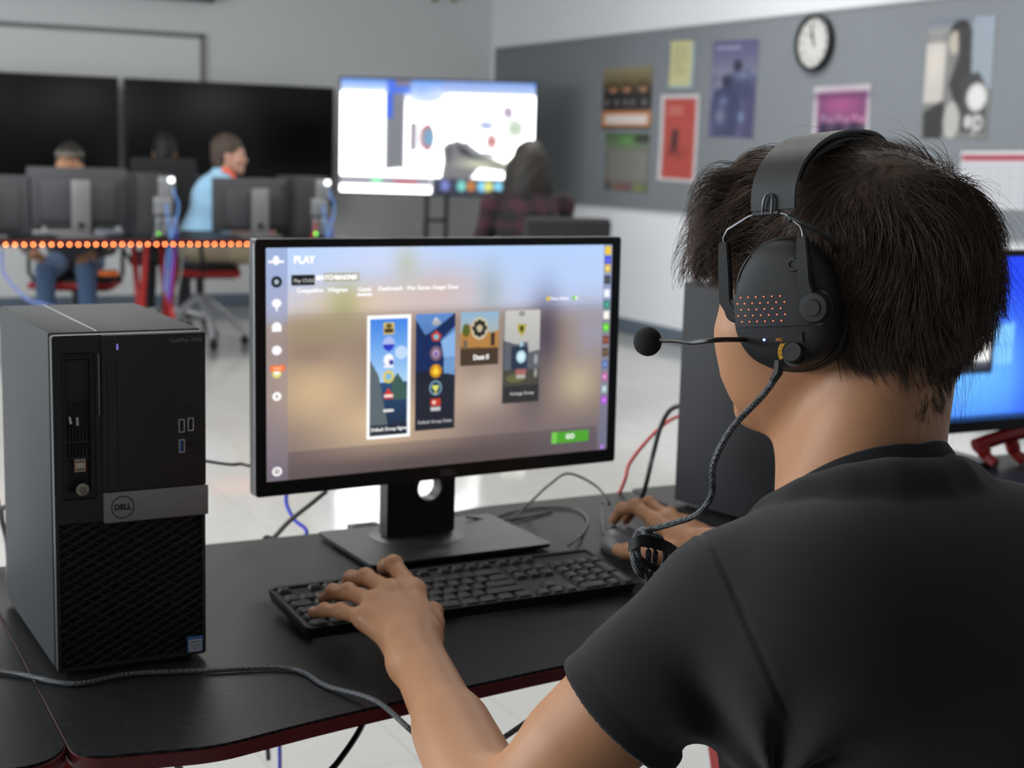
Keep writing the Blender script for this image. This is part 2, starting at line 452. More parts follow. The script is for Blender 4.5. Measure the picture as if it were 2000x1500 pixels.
for k, (y0, y1) in enumerate(wins):
    w = thing('window_%d' % (k+1), None, None, (RX0-T/2, (y0+y1)/2, 1.75)); w['kind'] = 'structure'
    bm = NB()
    for yy in (y0-(y0+y1)/2+.03, 0, y1-(y0+y1)/2-.03): add_box(bm, (0, yy, 0), (0.06, 0.06, 1.5))
    for zz in (-0.72, 0.72): add_box(bm, (0, 0, zz), (0.06, y1-y0, 0.06))
    obj('window_frame', bm, M_alu, w)
bm = NB(); add_box(bm, (RX1-0.006, (RY0+RY1)/2, 0.055), (0.012, RY1-RY0, 0.11), 0.003); struct('baseboard_right', bm, M_trim)
bm = NB(); add_box(bm, ((RX0+RX1)/2, RY1-0.006, 0.055), (RX1-RX0-0.03, 0.012, 0.11), 0.003); struct('baseboard_back', bm, M_trim)

# ceiling lights of the near part of the room (the rear ones are switched off)
M_lamp = mat('lamp_diffuser', rgb(245, 245, 245), 0.5, emit=((1, 0.97, 0.92, 1), 2.5))
def ceiling_light(x, y, on):
    t = thing('ceiling_light', 'recessed fluorescent ceiling panel', 'ceiling light', (x, y, RH), group='ceiling light panels')
    t['label'] = ('lit' if on else 'unlit') + ' recessed fluorescent ceiling panel above the room'
    bm = NB()
    for sx, sy, cx, cy in ((1.22, .03, 0, .295), (1.22, .03, 0, -.295), (.03, .62, .595, 0), (.03, .62, -.595, 0)): add_box(bm, (cx, cy, -0.01), (sx, sy, .02))
    obj('frame', bm, M_white, t)
    bm = NB(); add_box(bm, (0, 0, -0.006), (1.16, .56, .008)); obj('diffuser', bm, M_lamp if on else M_white, t)
    if on:
        l = area('lamp', (0, 0, -0.03), (0, 0, 0), 1.1, 0.5, CEIL_W*(.25 if y < 3 else 1.14), (1, 0.98, 0.95)); l.parent = t
    return t
for x, y, w_ in CEIL: ceiling_light(x, y, True)['label'] = 'lit recessed ceiling panel, the %s one of nine' % w_

# ------------------------------------------------------------------ back wall: whiteboard, dark televisions, projector screen housing
t = thing('whiteboard', 'large wall whiteboard with grey metal rim behind the dark televisions', 'whiteboard', (1.35, RY1-0.012, 1.6))
yb = RY1-0.012
p0, p1 = atz(0, 0, 1), None
def aty(px, py, Y):
    v = np.array([(px-1000)/FPX, -(py-750)/FPX, 1.0]) @ CAMM
    return v*(Y/v[1]) + np.array([0, 0, EYE])
def atx(px, py, X):
    v = np.array([(px-1000)/FPX, -(py-750)/FPX, 1.0]) @ CAMM
    return v*(X/v[0]) + np.array([0, 0, EYE])
wr = aty(397, 66, RY1-0.02); wx1, wz1 = wr[0], wr[2]
wx0 = wx1-3.7; wcx = (wx0+wx1)/2; t.location = (wcx, yb, wz1-0.62)
M_wb = mat('whiteboard_enamel', rgb(206, 206, 205), 0.35)
bm = NB(); add_box(bm, (0, 0, 0), (3.66, .016, 1.2)); obj('writing_surface', bm, M_wb, t)
bm = NB()
for sx, sz, cx, cz in ((3.7, .035, 0, .6), (3.7, .035, 0, -.6), (.035, 1.235, 1.84, 0), (.035, 1.235, -1.84, 0)): add_box(bm, (cx, -.008, cz), (sx, .03, sz), .003)
obj('rim', bm, mat('grey_board_rim', rgb(118, 118, 120), 0.5), t)
a = aty(412, 3, RY1-.1)
t = thing('projector_screen_case', 'long dark grey projector screen housing high on the rear wall', 'projector screen', (a[0]-1.3, RY1-.07, a[2]+.05))
bm = NB(); add_box(bm, (0, 0, 0), (2.6, .1, .1), .01); obj('housing', bm, mat('dark_grey_case', rgb(85, 86, 90), 0.5), t)
for q in (-1.31, 1.31): bm = NB(); add_box(bm, (q, 0, 0), (.03, .11, .11), .008); obj('end_cap', bm, M_blk, t)
for px in (850, 888):
    a = aty(px, 2, RY1-.03)
    t = thing('wall_hook', 'small yellowish hook high on the rear wall', 'hook', (a[0], RY1-.015, a[2]+.02), group='yellowish hooks on rear wall')
    t['label'] = 'small yellowish hook high on rear wall, ' + ('left' if px < 870 else 'right') + ' of the pair'
    M_hook = mat('yellow_hook', rgb(150, 145, 100), 0.6)
    bm = NB(); add_box(bm, (0, 0, 0.02), (.05, .02, .09), .006); obj('plate', bm, M_hook, t)
    bm = NB(); add_tube(bm, spline([(0, -.01, .01), (0, -.035, -.01), (0, -.04, .02)], 4), .007, 6); obj('hook', bm, M_hook, t)

M_panel = mat('dark_screen_glass', rgb(14, 14, 15), 0.32, spec=0.2)
def wall_tv(x0, x1, label):
    ya = RY1-0.30; cx = (x0+x1)/2; w = x1-x0; zc = 1.305; h = .955
    t = thing('television', label, 'television', (cx, ya, zc), group='dark televisions on rear wall')
    bm = NB(); add_box(bm, (0, .03, 0), (w, .05, h), .006); obj('cabinet', bm, M_blk, t)
    bm = NB(); add_box(bm, (0, .003, 0), (w-.02, .008, h-.02), .001); obj('screen', bm, M_panel, t)
    bm = NB()
    for q in (-.3, .3): add_box(bm, (q, .145, 0), (.05, .18, .4), .004)
    add_box(bm, (0, .24, 0), (.8, .02, .45), .003)
    obj('wall_mount', bm, M_blk, t); return t
xa = aty(239, 300, RY1-.3)[0]; xb = aty(652, 300, RY1-.3)[0]
wall_tv(xa-.022-1.65, xa-.022, 'switched-off black wall television, the left one of the pair')
wall_tv(xa+.022, xb, 'switched-off black wall television beside the bright television')

# outlet plate on the rear wall
a = aty(823, 444, RY1-.01); t = thing('power_outlet', 'white power outlet plate low on the rear wall under the bright television', 'outlet', (a[0], RY1-.005, a[2]))
bm = NB(); add_box(bm, (0, 0, 0), (.075, .01, .12), .003); obj('plate', bm, M_white, t)
for q in (-.028, .028): bm = NB(); add_box(bm, (0, -.006, q), (.034, .006, .03), .002); obj('socket', bm, mat('grey_socket', rgb(170, 170, 170), .4), t)

# ------------------------------------------------------------------ the lit television on its stand
TVC = (at(665, 160, 11)+at(1043, 378, 11))/2
def tv_canvas():
    c = Canvas(240, 135, (250, 252, 255))
    c.vgrad(0, .12, (90, 140, 225), (235, 242, 255))
    c.rect(.24, 0, .36, .12, (70, 110, 225)); c.rect(.28, 0, .36, .06, (120, 110, 130))
    c.rect(.235, .12, .33, .79, (122, 124, 130)); c.rect(.235, .12, .27, .34, (60, 100, 220))
    c.poly([(.235, .79), (.235, .82), (.32, .79), (.32, .77)], (255, 255, 255))
    c.rect(.36, .37, .39, .62, (150, 140, 150)); c.rect(.395, .37, .42, .62, (225, 225, 230))
    c.ell(.45, .5, .035, .12, (200, 110, 110)); c.ell(.455, .5, .03, .085, (120, 160, 190))
    c.ell(.42, .1, .09, .10, (120, 160, 235), .6, soft=1); c.ell(.48, .14, .05, .05, (190, 205, 240), .8, soft=1)
    c.rect(.52, .0, .98, .1, (150, 165, 215), .5)
    c.ell(.86, .26, .025, .05, (140, 110, 150), .9, soft=1); c.ell(.75, .38, .04, .04, (130, 145, 200), .8, soft=1)
    c.ell(.9, .4, .05, .09, (170, 190, 160), .8, soft=1); c.ell(.78, .52, .025, .06, (170, 60, 60), .8, soft=1)
    c.poly([(.60, .52), (.66, .55), (.74, .64), (.88, .74), (.88, .78), (.72, .75), (.66, .88), (.52, .92), (.54, .70), (.53, .58)], (120, 118, 122))
    c.poly([(.60, .55), (.74, .68), (.86, .75), (.72, .70), (.62, .63)], (60, 60, 70)); c.ell(.56, .64, .02, .1, (90, 90, 96), .8)
    c.poly([(.64, .50), (.70, .62), (.82, .63), (.80, .65), (.68, .64)], (150, 155, 160))
    c.ell(.72, .72, .12, .05, (230, 240, 200), .7, soft=1); c.ell(.92, .75, .08, .12, (235, 240, 180), .6, soft=1)
    c.rect(0, .86, .47, .925, (150, 148, 160)); c.ell(.19, .89, .03, .035, (150, 240, 190)); c.rect(.28, .885, .40, .915, (200, 90, 100))
    c.rect(0, .925, .47, 1, (255, 255, 255)); c.rect(.48, .86, 1, 1, (55, 58, 75))
    for x, col in ((.545, (120, 130, 200)), (.63, (120, 210, 200)), (.68, (190, 120, 60)), (.735, (130, 210, 250)), (.77, (220, 220, 120)), (.82, (130, 210, 240)), (.9, (200, 80, 80))):
        c.ell(x, .92, .024, .05, col)
    c.blur(1); return c
tvyaw = -YAW
t = thing('large_television', 'big lit television on a black stand showing a street scene', 'television', TVC, tvyaw)
w_, h_ = 1.452, .835
bm = NB(); add_box(bm, (0, .035, 0), (w_+.03, .06, h_+.03), .008); obj('cabinet', bm, M_blk, t)
s_ = sheet('screen', tv_canvas(), w_, h_, painted('television_picture', .3, 1.15), t, gain=lambda L: 1+3.2*np.clip((L.min(1, keepdims=True)-.72)/.2, 0, 1)); s_.location = (0, 0, 0)
bm = NB()
for q in (-.075, .075): add_box(bm, (q, .09, -.55), (.035, .04, 1.0), .004)
for zz in (-.98, -.62, -.3): add_box(bm, (0, .09, zz), (.15, .03, .03), .003)
add_box(bm, (0, .09, 0), (.5, .05, .4), .01)
obj('stand_post', bm, M_blk, t)
bm = NB(); zf = -TVC[2]
add_box(bm, (0, .09, zf+.03), (.95, .06, .03), .008)
for q in (-.44, .44): add_box(bm, (q, .0, zf+.025), (.05, .6, .03), .008)
add_box(bm, (0, .09, zf+.12), (.16, .05, .2), .005)
obj('stand_foot', bm, M_blk, t)

# ------------------------------------------------------------------ bulletin board and what hangs on the right wall
M_tack = mat('grey_tackable_fabric', rgb(119, 124, 129), 0.9, bump=(500, 0.3, 0.001), var=(2.2, .04))
ZT, ZB = 2.182, .932; BX = RX1-.0125; BY0, BY1 = 0.5, 11.55
t = thing('bulletin_board', 'long grey fabric bulletin board along the right wall', 'bulletin board', (RX1-.0065, (BY0+BY1)/2, (ZT+ZB)/2))
bm = NB(); add_box(bm, (0, 0, 0), (.012, BY1-BY0, ZT-ZB), .002); obj('panel', bm, M_tack, t)
bm = NB()
for zz in (-(ZT-ZB)/2-.006, (ZT-ZB)/2+.006): add_box(bm, (-.0045, 0, zz), (.02, BY1-BY0+.02, .016), .002)
for yy in (-(BY1-BY0)/2-.004, (BY1-BY0)/2+.004): add_box(bm, (-.0045, yy, 0), (.02, .016, ZT-ZB), .002)
obj('trim', bm, mat('light_board_trim', rgb(150, 152, 156), .5), t)
def on_board(cv, pts, name, label, cat, rough=.55, m=None, lift=.002, border=None):
    """pts: pixels of left-top, right-top, left-bottom, right-bottom corners; the board is at x = BX, left in the picture is larger y"""
    P = [atx(px, py, BX) for px, py in pts]
    yl = (P[0][1]+P[2][1])/2; yr = (P[1][1]+P[3][1])/2; zt = (P[0][2]+P[1][2])/2; zb = (P[2][2]+P[3][2])/2
    tilt = math.atan2((P[1][2]-P[0][2]+P[3][2]-P[2][2])/2, yl-yr)*.6
    o = bpy.data.objects.new(name, None); COL.objects.link(o)
    R_ = Matrix.Rotation(-math.pi/2, 4, 'Z') @ Matrix.Rotation(-tilt, 4, 'Y')
    o.matrix_world = Matrix.Translation((BX-lift-.0008, (yl+yr)/2, (zt+zb)/2)) @ R_
    tag(o, label, cat)
    w, h = yl-yr, zt-zb
    g_ = cv.a.mean(2, keepdims=True); cv.a = (cv.a*.82+g_*.18)*.93
    sheet('print', cv, w, h, m or painted(name+'_print', rough, 0), o, bend=.004)
    return o, w, h
def c_blank(w, h, c): return Canvas(w, h, c)
# orange and black team poster
c = Canvas(60, 78, (60, 48, 34)); c.vgrad(0, .3, (150, 140, 110), (110, 90, 50)); r_ = random.Random(4)
for k, x in enumerate((.2, .48, .8)):
    c.ell(x, .36, .11, .11, (200, 120, 70), 1); c.ell(x, .30, .12, .07, (90, 70, 45)); c.ell(x, .50, .17, .13, (38, 36, 34)); c.ell(x+.02, .38, .05, .04, (225, 150, 100))
c.rect(0, .50, 1, .70, (40, 38, 36)); 
for x in (.1, .3, .48, .62, .85): c.ell(x, .57, .04, .05, (150, 145, 135), .8)
c.rect(0, .70, 1, .96, (210, 120, 60)); c.rect(.08, .76, .93, .92, (226, 214, 205)); c.rect(0, .965, 1, 1, (45, 35, 30)); c.blur(1)
on_board(c, [(1180, 133), (1277, 127), (1176, 251), (1270, 253)], 'poster', 'dark poster with orange figures and an orange title band', 'poster')
# green and grey sheet below it
c = Canvas(56, 74, (112, 108, 102)); c.vgrad(0, .3, (70, 105, 60), (120, 125, 105)); c.ell(.5, .13, .22, .09, (90, 165, 70), .9, soft=1); c.ell(.85, .1, .2, .06, (40, 45, 38), .9)
c.rect(.12, .32, .95, .80, (140, 136, 130), .7); c.lines(.15, .36, .92, .78, 9, (100, 98, 95), .5, 3)
for x, col in ((.1, (70, 60, 60)), (.35, (150, 80, 60)), (.55, (130, 60, 70)), (.78, (140, 150, 60)), (.95, (110, 130, 60))): c.ell(x, .92, .09, .07, col, .9, soft=1)
c.blur(1); on_board(c, [(1184, 258), (1270, 262), (1180, 372), (1264, 376)], 'poster', 'grey and green info poster pinned under the orange one', 'poster')
# blue sheet with the yellow note on top
c = Canvas(40, 70, (175, 205, 215)); on_board(c, [(1314, 84), (1358, 82), (1309, 170), (1352, 172)], 'paper_sheet', 'pale blue paper sheet pinned behind the yellow note', 'paper', lift=.001)
c = Canvas(50, 90, (205, 200, 140)); c.lines(.15, .12, .85, .78, 10, (160, 156, 110), .6, 5); on_board(c, [(1313, 80), (1355, 79), (1307, 167), (1349, 168)], 'paper_sheet', 'yellow typed note pinned above the red poster', 'paper', lift=.004)
# purple soldiers poster
c = Canvas(60, 110, (88, 86, 128)); c.vgrad(0, .35, (92, 86, 135), (120, 120, 150)); c.lines(.08, .05, .92, .10, 1, (190, 188, 205), .8, 1)
c.ell(.25, .5, .25, .18, (160, 160, 180), .7, soft=1); c.ell(.58, .27, .09, .07, (45, 45, 72)); c.poly([(.40, .35), (.85, .30), (.92, .55), (.6, .62), (.3, .5)], (66, 72, 110))
c.ell(.35, .42, .1, .07, (44, 46, 74)); c.poly([(.1, .5), (.5, .45), (.72, .7), (.6, .98), (.15, .98), (.05, .75)], (58, 62, 104)); c.ell(.7, .36, .2, .05, (135, 150, 190), .7, soft=1)
c.ell(.3, .62, .1, .05, (120, 140, 190), .8, soft=1); c.ell(.72, .78, .08, .06, (130, 160, 210), .9, soft=1); c.ell(.25, .78, .12, .1, (170, 170, 195), .6, soft=1); c.rect(.75, .5, .97, 1, (60, 58, 100), .5); c.blur(1)
on_board(c, [(1392, 80), (1481, 78), (1386, 267), (1473, 270)], 'poster', 'tall purple-blue poster of helmeted figures between note and clock', 'poster')
# red poster with white border
c = Canvas(60, 120, (205, 200, 205)); c.rect(.11, .05, .91, .96, (196, 62, 48)); c.rect(.11, .05, .91, .5, (200, 60, 55), .5); c.lines(.2, .13, .6, .24, 2, (225, 150, 130), .8, 2)
c.ell(.42, .45, .09, .06, (70, 20, 20), .9); c.poly([(.32, .48), (.5, .5), (.48, .62), (.56, .76), (.42, .64), (.30, .72)], (70, 22, 20)); c.ell(.5, .66, .3, .08, (150, 35, 28), .5, soft=1); c.blur(1)
on_board(c, [(1293, 187), (1368, 182), (1284, 349), (1359, 360)], 'poster', 'red poster with white border and a small dark figure', 'poster')
# magenta group poster with white border
c = Canvas(80, 90, (190, 188, 195)); c.rect(.09, .10, .93, 1, (118, 62, 108)); c.ell(.5, .28, .4, .2, (185, 80, 140), .8, soft=1); c.vgrad(.1, .2, (90, 50, 95), (110, 55, 100), .4)
for k, x in enumerate((.2, .33, .47, .60, .74, .86)): c.ell(x, .47+.04*(k % 2), .055, .06, (150+8*k, 110, 150)); c.poly([(x-.08, 1), (x-.06, .56), (x+.06, .56), (x+.08, 1)], ((48, 38, 70), (80, 60, 90))[k % 2])
c.blur(1); on_board(c, [(1592, 170), (1703, 163), (1584, 300), (1695, 300)], 'poster', 'magenta group poster with white border under the clock', 'poster')
# large monochrome poster
c = Canvas(90, 150, (125, 125, 125)); c.vgrad(0, .12, (110, 120, 140), (150, 150, 150)); c.rect(0, .2, .30, .7, (215, 208, 200), .8); c.ell(.15, .35, .15, .2, (222, 212, 200), .8, soft=1)
c.rect(.68, 0, 1, .6, (150, 165, 180), .9); c.ell(.5, .12, .15, .10, (45, 45, 46)); c.ell(.42, .2, .08, .1, (190, 180, 165)); c.poly([(.45, .05), (.66, .1), (.7, .5), (.55, .8), (.38, .55), (.5, .3)], (62, 62, 64))
c.poly([(.02, .78), (.3, .68), (.4, .85), (.3, 1), (.05, 1)], (60, 60, 60)); c.ell(.45, .85, .12, .16, (190, 188, 182), .9); c.poly([(.55, .5), (.8, .45), (.95, .6), (.95, .95), (.6, .95)], (70, 70, 72))
c.ell(.80, .66, .15, .12, (200, 200, 198)); c.ell(.80, .66, .11, .09, (222, 222, 220)); c.ell(.70, .86, .06, .06, (200, 200, 200)); c.ell(.85, .87, .07, .07, (200, 200, 200)); c.ell(.85, .87, .03, .03, (90, 90, 90)); c.rect(.77, .8, .80, .97, (210, 210, 210)); c.blur(1)
on_board(c, [(1814, 42), (1946, 28), (1800, 268), (1930, 272)], 'poster', 'large black and white collage poster right of the clock', 'poster')
# calendar
c = Canvas(110, 90, (205, 206, 212)); c.rect(0, 0, 1, .06, (215, 215, 218)); c.rect(.02, .07, 1, .17, (180, 60, 78))
for j in range(5):
    for i in range(7): c.rect(.03+.138*i, .24+.145*j, .155+.138*i, .365+.145*j, (186, 188, 196), .8)
c.rect(.86, .68, 1, .95, (70, 88, 150)); c.blur(1)
on_board(c, [(1879, 298), (2030, 292), (1872, 404), (2030, 412)], 'calendar', 'white wall calendar with a red header strip', 'calendar')
# clock
PC = atx(1596, 84, BX); CR = .168
t = thing('wall_clock', 'round white wall clock with a black rim', 'clock', M=Matrix.Translation((BX-.002, PC[1], PC[2])) @ Matrix.Rotation(-math.pi/2, 4, 'Z') @ Matrix.Rotation(math.pi/2, 4, 'X'))
bm = NB(); add_lathe(bm, [(CR-.03, 0), (CR, .004), (CR+.004, .02), (CR, .042), (CR-.01, .047), (CR-.02, .043), (CR-.022, .02), (CR-.03, .018)], seg=64); obj('rim', bm, M_blk, t)
bm = NB(); add_lathe(bm, [(0, .001), (CR-.02, .001), (CR-.02, .024), (0, .024)], seg=64); obj('dial', bm, mat('clock_dial', rgb(196, 195, 192), .6), t)
for k in range(12):
    a = k*math.pi/6; bm = NB(); add_box(bm, (math.sin(a)*.128, math.cos(a)*.128, .0247), (.006, .016, .001), rot=Matrix.Rotation(-a, 3, 'Z')); obj('hour_mark', bm, M_blk, t)
for k in range(1, 13):
    a = k*math.pi/6; lettering('numeral', str(k), .03, M_blk, t, Matrix.Translation((math.sin(a)*.105, math.cos(a)*.105, .0245)))
for nm, L_, w__, ang in (('hour_hand', .075, .011, -28), ('minute_hand', .115, .008, -12)):
    a = math.radians(ang); bm = NB(); add_box(bm, (0, L_/2-.012, .028), (w__, L_+.024, .002), .0008)
    for v in bm.verts: x, y = v.co.x, v.co.y; v.co.x, v.co.y = x*math.cos(a)-(-y)*math.sin(a)*1, y*math.cos(a)+x*math.sin(a)*-1
    obj(nm, bm, M_blk, t)
# ------------------------------------------------------------------ near desks
def desk_mat():
    m = mat('carbon_weave_laminate', rgb(40, 40, 41), 0.42, spec=0.12); nt = m.node_tree; p = nt.nodes['Principled BSDF']
    tc = nt.nodes.new('ShaderNodeTexCoord'); mp = nt.nodes.new('ShaderNodeMapping'); mp.inputs['Rotation'].default_value = (0, 0, 0.42)
    w = nt.nodes.new('ShaderNodeTexWave'); w.wave_type = 'BANDS'; w.bands_direction = 'Y'; w.inputs['Scale'].default_value = 55; w.inputs['Distortion'].default_value = 0.4; w.inputs['Detail Scale'].default_value = 30
    b = nt.nodes.new('ShaderNodeBump'); b.inputs['Strength'].default_value = 0.35; b.inputs['Distance'].default_value = 0.0006
    nt.links.new(tc.outputs['Object'], mp.inputs[0]); nt.links.new(mp.outputs[0], w.inputs['Vector']); nt.links.new(w.outputs['Fac'], b.inputs['Height']); nt.links.new(b.outputs[0], p.inputs['Normal'])
    mx = nt.nodes.new('ShaderNodeMix'); mx.data_type = 'RGBA'; mx.inputs[6].default_value = rgb(20, 20, 21); mx.inputs[7].default_value = rgb(42, 42, 43)
    nt.links.new(w.outputs['Fac'], mx.inputs[0]); nt.links.new(mx.outputs[2], p.inputs['Base Color'])
    return m
M_desk = desk_mat()
M_band = mat('dark_red_edge_band', rgb(88, 16, 22), 0.45)
M_frame = mat('black_powder_coat', rgb(30, 30, 32), 0.5)
M_frame_red = mat('red_powder_coat_frame', rgb(170, 28, 32), 0.4)
DZ, DT = 0.755, 0.016
def desk(outline, label, group=None, band=M_band, legs=(), z=DZ, name='gaming_desk', top=None):
    cx = sum(p[0] for p in outline)/len(outline); cy = sum(p[1] for p in outline)/len(outline)
    t = thing(name, label, 'desk', (cx, cy, 0), group=group)
    L = [(x-cx, y-cy) for x, y in outline]
    bm = NB(); add_prism(bm, [L], z-DT+.0008, z); obj('desktop', bm, top or M_desk, t, smooth=.5)
    # banding runs round the edge just outside the top
    n = len(L); nor = []
    for i in range(n):
        a, b, c = Vector(L[i-1]), Vector(L[i]), Vector(L[(i+1) % n]); d = (c-a).normalized(); nor.append(Vector((d.y, -d.x)))
    sgn = 1 if sum(L[i][0]*L[(i+1) % n][1]-L[(i+1) % n][0]*L[i][1] for i in range(n)) > 0 else -1
    bm = NB(); vs = []
    for i in range(n):
        o = nor[i]*sgn*0.0014; x, y = L[i]
        vs.append([bm.verts.new((x, y, z-.0030)), bm.verts.new((x+o.x, y+o.y, z-.0034)), bm.verts.new((x+o.x, y+o.y, z-DT)), bm.verts.new((x, y, z-DT))])
    for i in range(n):
        A, B = vs[i], vs[(i+1) % n]
        for k in range(4): bm.faces.new((A[k], A[(k+1) % 4], B[(k+1) % 4], B[k]))
    bmesh.ops.recalc_face_normals(bm, faces=bm.faces[:]); obj('edge_band', bm, band, t)
    for lx in legs:
        lx -= cx; y0, y1 = -.22, .22; zt = z-DT
        bm = NB(); add_box(bm, (lx, 0, zt-.012), (.05, .50, .024), .003); add_box(bm, (lx, 0, .0125), (.05, .58, .025), .003)
        obj('leg_rail', bm, M_frame, t)
        for q, m_ in ((-1, M_frame_red), (1, M_frame_red)):
            bm = NB(); add_tube(bm, [(lx, q*.20, .02), (lx, q*.05, .36), (lx, q*.17, zt-.02)], .018, 6); obj('leg', bm, m_, t)
        bm = NB(); add_tube(bm, [(lx, -.14, zt-.02), (lx, -.03, .38), (lx, -.05, .03)], .014, 6); obj('leg_brace', bm, M_frame, t)
    xs = [l-cx for l in legs]
    if len(xs) > 1:
        bm = NB(); add_box(bm, ((min(xs)+max(xs))/2, .12, z-DT-.03), (max(xs)-min(xs), .03, .04), .003); obj('cross_bar', bm, M_frame, t)
    return t
def rcorner(pts, rad, n=6):
    out = []
    for i, p in enumerate(pts):
        r = rad[i] if isinstance(rad, (list, tuple)) else rad
        P = Vector(p); a = Vector(pts[i-1])-P; b = Vector(pts[(i+1) % len(pts)])-P
        if r <= 0: out.append(tuple(P)); continue
        A = P+a.normalized()*min(r, a.length*.45); B = P+b.normalized()*min(r, b.length*.45)
        for k in range(n+1):
            t = k/n; q = A*(1-t)**2+P*2*t*(1-t)+B*t*t; out.append((q.x, q.y))
    return out
main_out = rcorner([(.232, 1.262), (.352, 1.240), (.480, 1.268), (.80, 1.312), (1.05, 1.310), (1.13, 1.255), (1.250, 1.255), (1.252, 1.985), (.96, 1.975), (.80, 1.915), (.45, 1.912), (.232, 1.900)],
                   [.03, .025, .10, .1, .05, .05, .02, .01, .05, .05, .05, .01])
desk(main_out, 'black carbon-patterned gaming desk with dark red edge under the big silver-banded tower', legs=(.30, 1.20))
left_out = rcorner([(-.90, 1.262), (.205, 1.262), (.2285, 1.29), (.2285, 1.888), (-.90, 1.888)], [.03, .02, .015, .01, .01])
desk(left_out, 'neighbouring black desk at the left edge, butted against the main desk', legs=(-.82, .14))
right_out = rcorner([(1.258, 1.30), (2.40, 1.30), (2.40, 2.0), (1.258, 2.0)], .02)
desk(right_out, 'black desk carrying the monitor with the blue picture', legs=(1.33, 2.33))

# ------------------------------------------------------------------ tower computers
M_case = mat('dark_iron_painted_steel', rgb(60, 61, 63), 0.6, metal=0.0, spec=.15, bump=(1600, .04, .0003))
M_case_dark = mat('charcoal_painted_steel', rgb(38, 38, 41), 0.6, metal=0.0, spec=.3, bump=(1600, .04, .0003))
M_bezel = mat('black_bezel_plastic', rgb(38, 38, 40), 0.5, bump=(1500, .08, .0003))
M_bezel2 = mat('black_recess_plastic', rgb(12, 12, 13), 0.5)
M_band_silver = mat('grey_silver_plate', rgb(140, 140, 142), 0.5, metal=0.15)
M_logo = mat('dark_logo_print', rgb(26, 26, 28), 0.5)
M_print = mat('pale_print', rgb(130, 130, 132), 0.5)
M_usb = mat('usb_metal', rgb(225, 225, 225), 0.4, metal=0.4)
M_blue = mat('blue_insert', rgb(40, 90, 190), 0.4)
TW, TD, TH = .154, .274, .350
def diag_lattice(bm, x0, x1, z0, z1, y, holes=(), slope=0.52, gap=.0092, th=.0016, dep=.003):
    """crossing diagonal bars clipped to the rectangle"""
    for sg, (gp, tk, dy) in ((1, (gap, th, 0)), (-1, (gap*1.15, th*.8, .0008))):
        c = -3.0
        k0 = int((z0-slope*max(abs(x0), abs(x1))*2)/gp)-4; k1 = int((z1+slope*max(abs(x0), abs(x1))*2)/gp)+4
        for k in range(k0, k1):
            b = k*gp; xs = []
            # z = sg*slope*x + b, clip
            xa, xb = x0, x1
            za, zb = sg*slope*xa+b, sg*slope*xb+b
            lo_x, hi_x = xa, xb
            for zz, side in ((z0, 0), (z1, 1)):
                xc = (zz-b)/(sg*slope)
                if sg > 0: (lo_x, hi_x) = (max(lo_x, xc), hi_x) if side == 0 else (lo_x, min(hi_x, xc))
                else: (lo_x, hi_x) = (lo_x, min(hi_x, xc)) if side == 0 else (max(lo_x, xc), hi_x)
            if hi_x-lo_x < .002: continue
            A = Vector((lo_x, y+dy, sg*slope*lo_x+b)); B = Vector((hi_x, y+dy, sg*slope*hi_x+b)); d = (B-A).normalized(); up = Vector((-d.z, 0, d.x))*tk/2; o = Vector((0, dep, 0))
            v = [bm.verts.new(q) for q in (A-up, B-up, B+up, A+up, A-up+o, B-up+o, B+up+o, A+up+o)]
            for f in ((0, 1, 2, 3), (4, 7, 6, 5), (0, 4, 5, 1), (3, 2, 6, 7)): bm.faces.new([v[i] for i in f])
